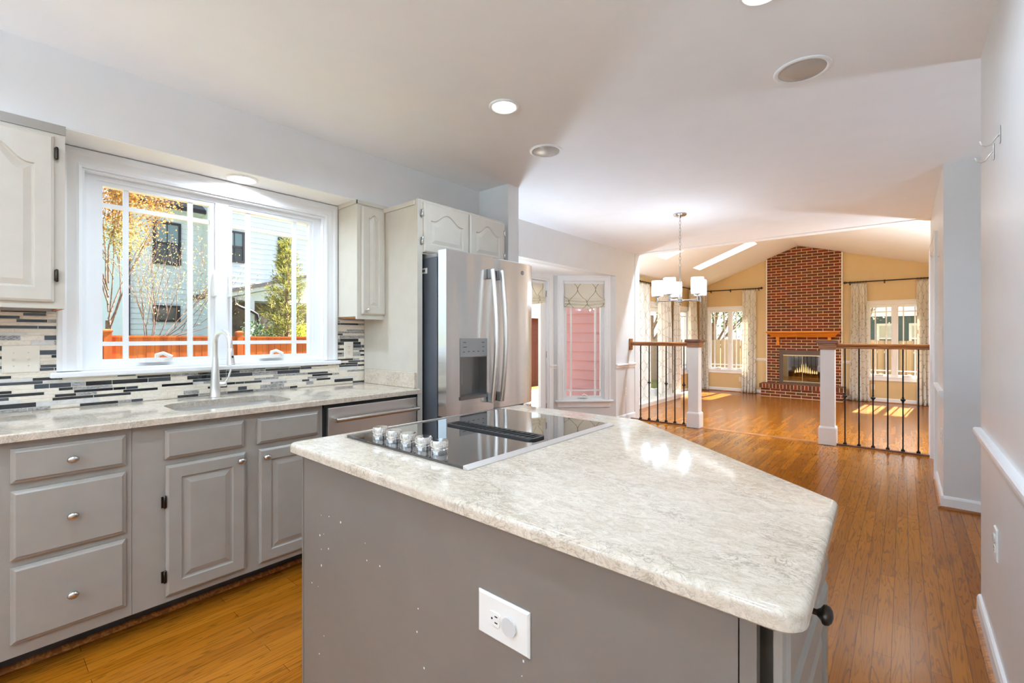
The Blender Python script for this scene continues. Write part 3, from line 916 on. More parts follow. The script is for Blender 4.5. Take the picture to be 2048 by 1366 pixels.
struct(mb.build('wall_left_tiles', [M['grout'], M['tile_cream'], M['tile_grey'], M['tile_pale'], M['tile_char'], M['tile_black']]))

# ------------------------------------------------------------------ cabinet parts
def knob(W, a, z, d, parent, mat=None, r=0.017):
    mb = MB()
    n = (W(a, z, 1) - W(a, z, 0))
    ax = (W(1, 0, 0) - W(0, 0, 0))
    mb.lathe([(0.009, 0), (0.0085, 0.002), (0.0055, 0.005), (0.0055, 0.012), (0.010, 0.017), (r * 0.93, 0.0205), (r, 0.024), (r * 0.9, 0.029), (r * 0.6, 0.0325), (r * 0.2, 0.0340)], W(a, z, d), n, 20, 1.0)
    # slightly oval: squash along the height
    c = W(a, z, d)
    mb.v = [(p[0], p[1], c.z + (p[2] - c.z) * 0.82) for p in mb.v]
    return mb.build('knob', mat or M['satin'], parent, smooth=True)

def panel_ring(W, u0, u1, z0, z1, ins, d, arch=0.0, N=20, archw=1.0):
    a0, a1, b0, b1 = u0 + ins, u1 - ins, z0 + ins, z1 - ins
    pts = [W(a0, b0, d), W(a1, b0, d)]
    for i in range(N + 1):
        t = 1 - 2 * i / N          # 1 .. -1
        u = (a0 + a1) / 2 + t * (a1 - a0) / 2
        k = abs(t) / 0.86
        s = 0.5 * (1 + cos(pi * k)) if k < 1 else 0.0
        pts.append(W(u, b1 - arch * (1 - s), d))
    return pts

def slab_front(W, u0, u1, z0, z1, d, th=0.019):
    mb = MB()
    mb.rings([panel_ring(W, u0, u1, z0, z1, 0, d, N=2), panel_ring(W, u0, u1, z0, z1, 0, d + th - 0.008, N=2),
              panel_ring(W, u0, u1, z0, z1, 0.007, d + th - 0.005, N=2), panel_ring(W, u0, u1, z0, z1, 0.013, d + th, N=2)])
    return mb

def panel_front(W, u0, u1, z0, z1, d, th=0.019, stile=0.055, arch=0.0):
    mb = MB()
    R = lambda ins, n, a=0.0: panel_ring(W, u0, u1, z0, z1, ins, n, a)
    mb.rings([R(0, d), R(0, d + th - 0.007), R(0.005, d + th - 0.003), R(0.010, d + th), R(stile, d + th, arch), R(stile + 0.004, d + th - 0.006, arch),
              R(stile + 0.010, d + th - 0.007, arch), R(stile + 0.034, d + th - 0.001, arch)])
    return mb

def hinge(W, a, z, d, parent, h=0.055, mat=None):
    mb = MB()
    mb.lathe([(0.003, 0), (0.006, 0.004), (0.006, h - 0.004), (0.003, h)], W(a, z, d), (0, 0, 1), 10)
    mb.obox(W, a - 0.012, a, z + 0.004, z + h - 0.004, d - 0.008, d - 0.002)
    return mb.build('hinge', mat or M['bronze'], parent, smooth=True)

XFACE = -2.42
WF = WX(XFACE)
def base_body(root, y0, y1, mat=M['base'], toe=True):
    mb = MB(); mb.box(-3.045, XFACE, y0 + 0.0006, y1 - 0.0006, 0.11, 0.882); mb.build('carcass', mat, root)
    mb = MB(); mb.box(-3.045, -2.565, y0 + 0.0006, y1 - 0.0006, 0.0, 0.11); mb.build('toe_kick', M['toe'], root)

c0 = thing('base_cabinet', 'grey base cabinet at the near end of the sink counter, left of the drawers', 'cabinet', (-2.7, -0.3, 0))
base_body(c0, -0.6, 0.02)
f = slab_front(WF, -0.55, -0.04, 0.733, 0.856, 0).build('drawer_front', M['base'], c0); knob(WF, -0.29, 0.794, 0.019, f)
f = panel_front(WF, -0.55, -0.04, 0.141, 0.702, 0).build('door', M['base'], c0); knob(WF, -0.09, 0.66, 0.019, f)

c1 = thing('base_cabinet', 'grey base cabinet with three stacked drawers left of the sink cabinet', 'cabinet', (-2.7, 0.22, 0))
base_body(c1, 0.02, 0.424)
for z0, z1 in ((0.733, 0.856), (0.458, 0.706), (0.160, 0.433)):
    f = slab_front(WF, 0.085, 0.403, z0, z1, 0).build('drawer_front', M['base'], c1)
    knob(WF, 0.244, {0.733: 0.794, 0.458: 0.581, 0.160: 0.284}[z0], 0.019, f)

c2 = thing('base_cabinet', 'grey sink base cabinet with two raised panel doors under false drawer fronts', 'cabinet', (-2.7, 0.83, 0))
mb = MB()
mb.box(-2.44, XFACE, 0.4246, 1.2374, 0.11, 0.882); mb.box(-3.045, -2.44, 0.4246, 0.442, 0.11, 0.882); mb.box(-3.045, -2.44, 1.22, 1.2374, 0.11, 0.882); mb.box(-3.045, -2.44, 0.442, 1.22, 0.11, 0.128)
mb.build('carcass', M['base'], c2)
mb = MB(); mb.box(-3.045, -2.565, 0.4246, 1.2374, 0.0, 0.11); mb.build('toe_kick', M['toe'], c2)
for y0, y1 in ((0.533, 0.843), (0.904, 1.212)):
    slab_front(WF, y0, y1, 0.728, 0.853, 0).build('false_front', M['base'], c2)
f = panel_front(WF, 0.536, 0.850, 0.139, 0.700, 0).build('door', M['base'], c2)
knob(WF, 0.824, 0.668, 0.019, f)
for zz in (0.52, 0.20): hinge(WF, 0.532, zz, 0.016, f)
f = panel_front(WF, 0.910, 1.216, 0.139, 0.700, 0).build('door', M['base'], c2)
knob(WF, 0.938, 0.663, 0.019, f)
for zz in (0.52, 0.20): hinge(WF, 1.222, zz, 0.016, f)

mb = MB(); mb.rings([[(x, y, z) for x, z in ((-2.5645, 0.0005), (-2.546, 0.0005), (-2.547, 0.010), (-2.554, 0.017), (-2.5645, 0.019))] for y in (-0.6, 1.2375)]); struct(mb.build('trim_8', M['oak']))
# worktop with sink cut-out
def rrect(x0, x1, y0, y1, r, n=6):
    pts = []
    for cx, cy, a in ((x1 - r, y1 - r, 0), (x0 + r, y1 - r, 90), (x0 + r, y0 + r, 180), (x1 - r, y0 + r, 270)):
        for k in range(n + 1):
            t = radians(a + 90 * k / n)
            pts.append((cx + r * cos(t), cy + r * sin(t)))
    return pts
ct = thing('countertop', 'cream speckled quartz counter running under the kitchen window', 'countertop', (-2.72, 0.6, 0.884))
hole = rrect(-2.84, -2.485, 0.605, 1.13, 0.09)
def slab_hole(mb, outer, hole, z0, z1, e=0.005):
    # ring of quads between an outer outline and a hole, both counter-clockwise with the same number of points
    n = len(hole)
    rs = [[(p[0], p[1], z) for p in o] for o, z in ((hole, z0), (outer, z0), (outer, z1 - e))]
    cx = sum(p[0] for p in outer) / n; 
    ins = [(p[0] + (0.0 if abs(p[0] - XL) < 0.002 else (-e if p[0] > -2.7 else e)), p[1] + (-e if p[1] > 1.0 else e), z1) for p in outer]
    rs += [ins, [(p[0], p[1], z1) for p in hole]]
    mb.rings(rs, closed=True)
nside = len(hole) // 4
ox0, ox1, oy0, oy1 = XL + 0.001, -2.387, -0.62, 1.884
outer = []
for i, p in enumerate(hole):
    k = i // nside; f_ = (i % nside) / (nside - 1)
    # corners map: quarter arcs -> corner plus split sides
    q = [(ox1, oy1), (ox0, oy1), (ox0, oy0), (ox1, oy0)][k]
    j = i % nside
    if j < nside // 2:
        prev = [(ox1, (p[1])), ((p[0]), oy1), (ox0, (p[1])), ((p[0]), oy0)][k]
        outer.append(prev)
    elif j == nside // 2:
        outer.append(q)
    else:
        nxt = [((p[0]), oy1), (ox0, (p[1])), ((p[0]), oy0), (ox1, (p[1]))][k]
        outer.append(nxt)
mb = MB(); slab_hole(mb, outer, hole, 0.884, 0.914); mb.build('slab', M['quartz'], ct)
mb = MB(); mb.box(XL + 0.03, -2.43, 1.866, 1.884, 0.9145, 1.018); mb.build('side_splash', M['quartz'], ct, bevel=0.003)

sk = thing('sink', 'stainless undermount sink set into the counter below the window', 'sink', (-2.66, 0.87, 0.70))
ho = rrect(-2.852, -2.475, 0.595, 1.14, 0.10)
mb = MB()
zin = [(0.0, 0.8835), (0.0, 0.868), (0.012, 0.76), (0.03, 0.715), (0.07, 0.70)]
mb.rings([[((-2.6635) + (p[0] + 2.6635) * (1 + 0.03), 0.8675 + (p[1] - 0.8675) * 1.03, 0.8835) for p in ho]] +
         [[((-2.6635) + (p[0] + 2.6635) * (1 - i / 0.19), 0.8675 + (p[1] - 0.8675) * (1 - i / 0.27), z) for p in ho] for i, z in zin], cap0=False)
mb.build('bowl', M['steel2'], sk, smooth=True, normals=True)
mb = MB(); mb.lathe([(0.045, 0), (0.045, 0.003), (0.036, 0.004), (0.03, 0.001)], (-2.66, 0.87, 0.7005), n=24); mb.build('drain', M['chrome'], sk, smooth=True)

fa = thing('faucet', 'brushed steel pull-down faucet arching over the sink', 'faucet', (-2.95, 0.884, 0.9145))
FX, FY = -2.95, 0.884
mb = MB(); mb.lathe([(0.029, 0), (0.029, 0.006), (0.026, 0.012), (0.0245, 0.06), (0.0215, 0.13), (0.017, 0.19), (0.0145, 0.225)], (FX, FY, 0.9145), n=24)
mb.build('body', M['steel2'], fa, smooth=True)
mb = MB()
dx, dy = 0.985, 0.17
pts = [(FX, FY, 1.13)]
for k in range(0, 15):
    t = pi - pi * k / 14 * 1.0
    u = 0.075 + 0.075 * cos(t)
    pts.append((FX + dx * u, FY + dy * u, 1.215 + 0.068 * sin(t)))
pts.append((FX + dx * 0.154, FY + dy * 0.154, 1.185))
mb.tube(pts, 0.0135, 14); mb.build('spout', M['steel2'], fa, smooth=True)
mb = MB(); p = Vector((FX + dx * 0.153, FY + dy * 0.153, 1.19)); d = Vector((0.10, 0.02, -1)).normalized()
mb.lathe([(0.0135, 0), (0.0150, 0.004), (0.0155, 0.03), (0.019, 0.075), (0.0205, 0.09), (0.018, 0.092), (0.012, 0.088)], p, d, 20)
sh = mb.build('spray_head', M['steel2'], fa, smooth=True)
mb = MB(); mb.lathe([(0.006, 0), (0.007, 0.002), (0.005, 0.004)], p + d * 0.045 + Vector((0.0165, 0.004, 0)), (1, 0.2, 0), 10, 0.8); mb.build('spray_button', M['blackplastic'], sh, smooth=True)
mb = MB(); mb.lathe([(0.014, 0), (0.014, 0.032), (0.011, 0.036)], (FX + 0.004, FY + 0.018, 0.985), (0.12, 1, 0), 16); mb.build('valve', M['steel2'], fa, smooth=True)
mb = MB(); mb.tube([(FX + 0.006, FY + 0.045, 0.985), (FX + 0.012, FY + 0.062, 1.02), (FX + 0.02, FY + 0.075, 1.075)], [0.0075, 0.006, 0.005], 10); mb.build('lever', M['steel2'], fa, smooth=True)

# ------------------------------------------------------------------ wall cabinets
uc = thing('wall_cabinet', 'cream wall cabinet with an arched raised panel door left of the window', 'cabinet', (-2.92, -0.1, 1.377))
mb = MB(); mb.box(XL + 0.001, -2.8005, -0.549, 0.2595, 1.395, 2.1735); mb.build('carcass', M['upper'], uc)
WU = WX(-2.80)
mb = MB(); mb.obox(WU, -0.55, 0.261, 1.377, 2.174, 0, 0.001)
mb = MB()
for a in ((-0.55, -0.51, 1.377, 2.174), (0.221, 0.261, 1.377, 2.174), (-0.51, 0.221, 1.377, 1.42), (-0.51, 0.221, 2.115, 2.174), (-0.165, -0.125, 1.42, 2.115)):
    mb.obox(WU, a[0], a[1], a[2], a[3], -0.018, 0.002)
mb.build('face_frame', M['upper'], uc)
mb = MB(); mb.box(XL + 0.02, -2.82, -0.53, 0.241, 1.385, 1.395); mb.build('bottom_panel', M['woodunder'], uc)
mb = MB(); mb.box(XL + 0.001, -2.815, 0.241, 0.261, 1.377, 1.396); mb.build('side_rail', M['woodunder'], uc)
mb = MB(); mb.obox(WU, -0.55, 0.263, 2.135, 2.1745, 0.002, 0.008); mb.build('scribe_strip', M['base'], uc)
for y0, y1 in ((-0.53, -0.155), (-0.135, 0.226)):
    f = panel_front(WU, y0, y1, 1.405, 2.120, 0.002, stile=0.058, arch=0.075).build('door', M['upper'], uc)
    if y1 > 0:
        for zz in (1.492, 2.02): hinge(WU, 0.234, zz, 0.016, f, mat=M['bronze'])
        knob(WU, y0 + 0.03, 1.43, 0.02, f)
    else:
        knob(WU, y1 - 0.03, 1.43, 0.02, f)

ur = thing('wall_cabinet', 'narrow cream wall cabinet between the window and the refrigerator', 'cabinet', (-2.92, 1.79, 1.372))
mb = MB(); mb.box(XL + 0.001, -2.8005, 1.6765, 1.922, 1.39, 2.1735); mb.build('carcass', M['upper'], ur)
mb = MB()
for a in ((1.675, 1.708, 1.372, 2.174), (1.885, 1.923, 1.372, 2.174), (1.708, 1.885, 1.372, 1.41), (1.708, 1.885, 2.13, 2.174)):
    mb.obox(WU, a[0], a[1], a[2], a[3], -0.018, 0.002)
mb.build('face_frame', M['upper'], ur)
mb = MB(); mb.box(XL + 0.001, -2.82, 1.690, 1.915, 1.380, 1.390); mb.build('bottom_panel', M['woodunder'], ur)
mb = MB(); mb.box(XL + 0.003, -2.7922, 1.670, 1.6745, 2.150, 2.1745); mb.obox(WU, 1.670, 1.923, 2.150, 2.1745, 0.0022, 0.0078); mb.build('scribe_strip', M['upper'], ur)
f = panel_front(WU, 1.704, 1.888, 1.405, 2.138, 0.002, stile=0.050, arch=0.022).build('door', M['upper'], ur)
for zz in (1.492, 2.02): hinge(WU, 1.896, zz, 0.016, f)
knob(WU, 1.736, 1.436, 0.02, f, M['chrome'], 0.015)

# tall panel and cabinet over the refrigerator
fc = thing('refrigerator_cabinet', 'tall cream side panel with two arched doors above the refrigerator', 'cabinet', (-2.7, 2.35, 0))
mb = MB(); mb.box(XL + 0.001, -2.42, 1.8845, 1.9245, 0.0, 2.150); mb.build('side_panel', M['upper'], fc)
mb = MB(); mb.box(XL + 0.001, -2.442, 1.872, 1.8845, 2.12, 2.150); mb.build('top_strip', M['upper'], fc, bevel=0.003)
mb = MB(); mb.box(XL + 0.001, -2.44, 1.9245, 2.745, 1.835, 2.150); mb.build('carcass', M['upper'], fc)
WO = WX(-2.42)
mb = MB()
for a in ((1.8855, 1.935, 1.80, 2.160), (2.70, 2.745, 1.80, 2.160), (1.935, 2.70, 1.80, 1.84), (1.935, 2.70, 2.13, 2.160), (2.325, 2.36, 1.84, 2.13)):
    mb.obox(WO, a[0], a[1], a[2], a[3], -0.02, 0.001)
mb.build('face_frame', M['upper'], fc)
for y0, y1, hy in ((1.926, 2.335, 1.916), (2.349, 2.722, 2.732)):
    f = panel_front(WO, y0, y1, 1.812, 2.143, 0.001, stile=0.056, arch=0.060).build('door', M['upper'], fc)
    for zz in (1.862, 2.045): hinge(WO, hy, zz, 0.014, f, 0.05, M['nickel'])

# ------------------------------------------------------------------ refrigerator
rf = thing('refrigerator', 'stainless french door refrigerator with a water dispenser beside the tall cream panel', 'refrigerator', (-2.6, 2.395, 0))
mb = MB(); mb.box(-3.0, -2.30, 1.948, 2.842, 0.02, 1.772); mb.build('body', M['fridge_side'], rf, bevel=0.004)
for y_ in (1.96, 2.76):
    mb = MB(); mb.box(-2.55, -2.32, y_, y_ + 0.06, 1.772, 1.80); mb.build('hinge_cover', M['grey_plastic'], rf, bevel=0.006)
mb = MB(); mb.box(-2.31, -2.29, 1.965, 2.825, 0.05, 1.79); mb.build('gasket', M['blackplastic'], rf)
XD1 = -2.21
WD = WX(XD1)
DZ = (0.835, 1.118)        # dispenser recess
def door_slab(y0, y1, z0, z1, name, bow=0.006):
    mb = MB()
    N = 12
    def ring(z, ins):
        pts = []
        for i in range(N + 1):
            t = i / N; y = y0 + ins + (y1 - y0 - 2 * ins) * t
            s = 1 - (2 * t - 1) ** 6
            pts.append((XD1 - 0.012 + 0.012 * s ** 0.5 + 0.0 - ins, y, z))
        pts += [(-2.288, y1 - ins, z), (-2.288, y0 + ins, z)]
        return pts
    mb.rings([ring(z0, 0.006), ring(z0 + 0.006, 0), ring(z1 - 0.006, 0), ring(z1, 0.006)])
    return mb
# left door is cut for the dispenser: build it as four pieces around the recess
mb = MB()
for a in ((1.948, 2.066, 0.74, 1.812), (2.322, 2.390, 0.74, 1.812), (2.066, 2.322, 0.74, DZ[0]), (2.066, 2.322, DZ[1], 1.812)):
    mb.obox(WD, a[0], a[1], a[2], a[3], -0.078, 0.0)
door_l = mb.build('door', M['steel'], rf, normals=True)
dr = door_slab(2.398, 2.842, 0.74, 1.812, 'r')
door_r = dr.build('door', M['steel'], rf, smooth=True)
mb = door_slab(1.948, 2.842, 0.06, 0.730, 'f'); fz = mb.build('freezer_drawer', M['steel'], rf, smooth=True)
mb = MB(); mb.tube([(-2.21, 2.02, 0.66), (-2.155, 2.03, 0.66), (-2.148, 2.395, 0.66), (-2.155, 2.76, 0.66), (-2.21, 2.77, 0.66)], 0.013, 10); mb.build('handle', M['chrome'], fz, smooth=True)
for dd, yy in ((door_l, 2.335), (door_r, 2.430)):
    pts = []
    for k in range(15):
        t = k / 14
        z_ = 0.80 + 0.92 * t
        pts.append((-2.168 + 0.038 * sin(pi * t), yy, z_))
    mb = MB(); mb.tube(pts, 0.0155, 10, flat=1.25)
    h_ = mb.build('handle', M['steel2'], dd, smooth=True)
    for z_ in (0.83, 1.69):
        mb = MB(); mb.box(-2.21, -2.160, yy - 0.012, yy + 0.012, z_ - 0.035, z_ + 0.035); mb.build('bracket', M['grey_plastic'], h_, bevel=0.006)
dp = MB()
dp.obox(WD, 2.066, 2.322, DZ[1], 1.243, 0.0, 0.004)
dpo = dp.build('dispenser', M['grey_plastic'], door_l, bevel=0.002)
mb = MB()
mb.obox(WD, 2.066, 2.322, DZ[0], DZ[1], -0.075, -0.070)
mb.obox(WD, 2.066, 2.074, DZ[0], DZ[1], -0.07, 0.002); mb.obox(WD, 2.314, 2.322, DZ[0], DZ[1], -0.07, 0.002)
mb.obox(WD, 2.066, 2.322, DZ[1] - 0.004, DZ[1], -0.07, 0.002)
mb.obox(WD, 2.066, 2.322, DZ[0], DZ[0] + 0.022, -0.07, 0.010)
mb.build('dispenser_well', M['welldark'], door_l)
mb = MB(); mb.obox(WD, 2.086, 2.132, 0.925, 1.095, -0.06, -0.045); mb.build('dispenser_paddle', M['grey_plastic'], door_l, bevel=0.004)
for a, z_, w_ in ((2.09, 1.213, 0.028), (2.265, 1.213, 0.028), (2.09, 1.182, 0.034), (2.272, 1.182, 0.018), (2.09, 1.150, 0.016), (2.135, 1.152, 0.016), (2.178, 1.152, 0.02), (2.225, 1.152, 0.016), (2.272, 1.152, 0.016)):
    mb = MB(); mb.obox(WD, a, a + w_, z_, z_ + 0.0035, 0.0035, 0.0046); mb.build('panel_mark', M['slot'], door_l)
mb = MB(); mb.lathe([(0.017, 0), (0.017, 0.003), (0.014, 0.0035)], (XD1 - 0.0012, 2.712, 1.737), (1, 0, 0), 24); mb.build('round_badge', M['grey_plastic'], door_r, smooth=True)
mb = MB(); mb.box(-2.47, -2.398, 1.946, 1.9478, 1.672, 1.708); st = mb.build('sticker', M['white_plastic'], rf)
mb = MB()
for x0 in (-2.462, -2.446, -2.430): mb.box(x0, x0 + 0.011, 1.9452, 1.946, 1.682, 1.698)
mb.build('sticker_print', M['slot'], st)

# ------------------------------------------------------------------ dishwasher
dw = thing('dishwasher', 'stainless dishwasher with a bar handle under the counter beside the refrigerator', 'dishwasher', (-2.7, 1.56, 0))
mb = MB(); mb.box(-3.0, -2.43, 1.2405, 1.884, 0.02, 0.882); mb.build('tub', M['blackplastic'], dw)
mb = MB(); mb.box(-2.43, -2.40, 1.262, 1.862, 0.10, 0.862); mb.build('door', M['steel2'], dw, bevel=0.004)
mb = MB(); mb.box(-2.43, -2.415, 1.245, 1.880, 0.862, 0.8835); mb.build('control_strip', M['blackplastic'], dw)
mb = MB(); mb.tube([(-2.355, 1.285, 0.796), (-2.352, 1.56, 0.797), (-2.355, 1.845, 0.797)], 0.0125, 12)
mb.box(-2.40, -2.352, 1.285, 1.305, 0.786, 0.806); mb.box(-2.40, -2.352, 1.825, 1.845, 0.787, 0.807)
mb.build('handle', M['satin'], dw, smooth=True)

# ------------------------------------------------------------------ wall plates
def outlet(name, label, W, a, z, horiz=False, cover=False, wd=0.072, ht=0.118, mat=None, group=None):
    mat = mat or M['white_plastic']
    o = thing(name, label, 'outlet', W(a, z - ht / 2, 0), group)
    if horiz:
        V = lambda u, v, n: W(a + v, z - u, n)
    else:
        V = lambda u, v, n: W(a + u, z + v, n)
    def rr(w, h, n):
        return [V(u, v, n) for u, v in ((-w / 2, -h / 2), (w / 2, -h / 2), (w / 2, h / 2), (-w / 2, h / 2))]
    mb = MB(); mb.rings([rr(wd, ht, 0.0006), rr(wd, ht, 0.003), rr(wd - 0.008, ht - 0.008, 0.006)]); mb.build('plate', mat, o)
    for s in (-1, 1):
        c = s * 0.0195
        mb = MB()
        pts = []
        for k in range(24):
            t = 2 * pi * k / 24
            u = max(-0.0135, min(0.0135, 0.0172 * cos(t))); v = 0.0172 * sin(t)
            pts.append((u, max(-0.0145, min(0.0145, v)) + c))
        mb.prism(pts, 0.0055, 0.0082, V); rc = mb.build('receptacle', mat, o)
        mb = MB()
        for u in (-0.0062, 0.0062): mb.obox(V, u - 0.0012, u + 0.0012, c + 0.001, c + 0.0085, 0.0078, 0.0086)
        mb.prism([(0.0024 * cos(k * pi / 4), c - 0.0065 + 0.0024 * sin(k * pi / 4)) for k in range(8)], 0.0078, 0.0086, V)
        mb.build('slots', M['slot'], rc)
        if cover and s == 1:
            mb = MB(); mb.prism([(0.0185 * cos(k * pi / 12), c + 0.0185 * sin(k * pi / 12)) for k in range(24)], 0.0088, 0.0115, V); mb.build('plug_cover', M['plugcover'], o)
    mb = MB(); mb.lathe([(0.003, 0), (0.0022, 0.001)], V(0, 0, 0.0058), V(0, 0, 1) - V(0, 0, 0), 10); mb.build('screw', mat, o)
    return o

def switch(name, label, W, a, z, gangs=1, mat=None, ht=0.118):
    mat = mat or M['white_plastic']
    wd = 0.072 + 0.046 * (gangs - 1)
    o = thing(name, label, 'light switch', W(a, z - ht / 2, 0))
    def rr(w, h, n):
        return [W(a + u, z + v, n) for u, v in ((-w / 2, -h / 2), (w / 2, -h / 2), (w / 2, h / 2), (-w / 2, h / 2))]
    mb = MB(); mb.rings([rr(wd, ht, 0.0006), rr(wd, ht, 0.003), rr(wd - 0.008, ht - 0.008, 0.006)]); mb.build('plate', mat, o)
    for g in range(gangs):
        u = a + (g - (gangs - 1) / 2) * 0.046
        mb = MB(); mb.obox(W, u - 0.0055, u + 0.0055, z - 0.012, z + 0.012, 0.005, 0.0072)
        mb.rings([[W(u + p, z + q, n) for p, q in ((-0.0045, q0), (0.0045, q0), (0.0045, q1), (-0.0045, q1))] for n, q0, q1 in ((0.006, -0.008, 0.006), (0.019, 0.004, 0.011))])
        mb.build('toggle', mat, o)
        for s in (-1, 1):
            mb = MB(); mb.lathe([(0.003, 0), (0.002, 0.001)], W(u, z + s * 0.030, 0.0058), W(0, 0, 1) - W(0, 0, 0), 8); mb.build('screw', M['satin'], o)
    return o
WT = WX(XL + 0.0004)
outlet('wall_outlet', 'almond duplex outlet on the mosaic tile beside the refrigerator panel', WT, 1.757, 1.157, mat=M['almond'])
switch('light_switch', 'almond double light switch on the mosaic tile left of the window', WT, 0.141, 1.153, 2, mat=M['almond'], ht=0.124)
outlet('wall_outlet', 'white outlet with a round plug cover on the near right wall', WXm(0.265), 2.48, 0.483, cover=True)
outlet('wall_outlet', 'white outlet on the grey dining wall below the chair rail', WX(XD), 6.30, 0.43)
outlet('wall_outlet', 'white outlet low on the far right wall below the chair rail', WXm(0.22), 4.75, 0.50)
switch('light_switch', 'white light switch on the far right wall above the chair rail', WXm(0.22), 4.78, 1.27)
outlet('wall_outlet', 'gold-toned outlet on the tan wall under the right family room window', WFAR, -0.52, 0.13, mat=M['almond'])
outlet('wall_outlet', 'outlet on the tan wall under the left family room window', WFAR, -3.22, 0.13, mat=M['almond'])

# ------------------------------------------------------------------ island
isl = thing('kitchen_island', 'grey kitchen island base with a clipped corner and a plain scuffed end panel', 'kitchen island', (-0.8, 1.2, 0))
M['base_in_shade'] = paint('shaded_taupe_paint', srgb(112, 103, 94), 0.36, 0.45, 0.04, 0.05, 8)  # same taupe cabinet paint, darkened: the island's shade is in the colour
mb = MB()
body = [(-1.470, 0.7095), (-0.180, 0.7095), (-0.180, 0.775), (-0.137, 0.775), (-0.137, 1.160), (-0.86, 1.755), (-1.455, 1.755)]
mb.prism(body, 0.10, 0.882); mb.build('carcass', M['base_in_shade'], isl)
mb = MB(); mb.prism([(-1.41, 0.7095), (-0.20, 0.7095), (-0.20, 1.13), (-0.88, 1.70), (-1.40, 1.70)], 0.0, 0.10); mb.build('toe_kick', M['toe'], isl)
mb = MB(); mb.box(-1.475, -0.1755, 0.690, 0.709, 0.0, 0.8825); mb.box(-0.1735, -0.152, 0.690, 0.709, 0.0, 0.8825); mb.build('end_panel', M['base_in_shade'], isl)
mb = MB(); mb.box(-1.4775, -1.469, 0.6885, 0.709, 0.0, 0.8820); mb.build('corner_strip', M['base_in_shade'], isl)
WI = WX(-0.137)
f = slab_front(WI, 0.716, 1.145, 0.768, 0.868, 0).build('drawer_front', M['base'], isl)
knob(WI, 0.875, 0.818, 0.019, f, M['bronze'], 0.018)
panel_front(WI, 0.716, 1.145, 0.13, 0.757, 0).build('door', M['base'], isl)
WA = plane((-0.137, 1.160, 0), (-0.723, 0.595, 0), (0.595, 0.723, 0))
panel_front(WA, 0.03, 0.455, 0.13, 0.857, 0).build('door', M['base'], isl)
panel_front(WA, 0.475, 0.905, 0.13, 0.857, 0).build('door', M['base'], isl)
# paint chips on the end panel
mb = MB()
CR = random.Random(11)
for k in range(22):
    x_, z_ = CR.choice([(-1.37, 0.60), (-1.30, 0.72), (-1.36, 0.45), (-0.9, 0.55), (-1.1, 0.66), (-0.55, 0.62), (-1.35, 0.3)])
    x_ += CR.gauss(0, 0.03); z_ += CR.gauss(0, 0.05)
    if not (-1.46 < x_ < -0.2 and 0.05 < z_ < 0.86): continue
    s_ = CR.uniform(0.0008, 0.0022)
    mb.box(x_ - s_, x_ + s_, 0.6895, 0.6902, z_ - s_ * CR.uniform(0.5, 2.2), z_ + s_)
mb.build('paint_chips', M['trim'], isl)

ic = thing('countertop', 'cream quartz island top with one clipped corner carrying the cooktop', 'countertop', (-0.8, 1.2, 0.884))
def round_poly(pts, rads, n=6):
    out = []
    m = len(pts)
    for i, p in enumerate(pts):
        p = Vector(p); a = (Vector(pts[i - 1]) - p).normalized(); b = (Vector(pts[(i + 1) % m]) - p).normalized()
        ang = a.angle(b); d = rads[i] / math.tan(ang / 2)
        s, e = p + a * d, p + b * d
        c = p + (a + b).normalized() * (rads[i] / sin(ang / 2))
        a0 = math.atan2(s.y - c.y, s.x - c.x); a1 = math.atan2(e.y - c.y, e.x - c.x)
        while a1 - a0 > pi: a1 -= 2 * pi
        while a1 - a0 < -pi: a1 += 2 * pi
        for k in range(n + 1):
            t = a0 + (a1 - a0) * k / n
            out.append((c.x + rads[i] * cos(t), c.y + rads[i] * sin(t)))
    return out
isle_top = round_poly([(-1.522, 0.659), (-0.092, 0.659), (-0.105, 1.180), (-0.835, 1.792), (-1.475, 1.783)], [0.03, 0.035, 0.02, 0.02, 0.02])
def inset(poly, d):
    c = Vector((sum(p[0] for p in poly) / len(poly), sum(p[1] for p in poly) / len(poly)))
    out = []
    m = len(poly)
    for i, p in enumerate(poly):
        e = (Vector(poly[(i + 1) % m]) - Vector(poly[i - 1])).normalized()
        nrm = Vector((e.y, -e.x))
        if nrm.dot(Vector(p) - c) < 0: nrm = -nrm
        q = Vector(p) - nrm * d
        out.append((q.x, q.y))
    return out
mb = MB()
lay = [(0.003, 0.884), (0.0, 0.887)] + [(0.011 - 0.011 * cos(t), 0.903 + 0.011 * sin(t)) for t in [k * pi / 2 / 5 for k in range(6)]]
mb.rings([[(p[0], p[1], z) for p in inset(isle_top, d)] for d, z in lay])
mb.build('slab', M['quartz'], ic, smooth=30)

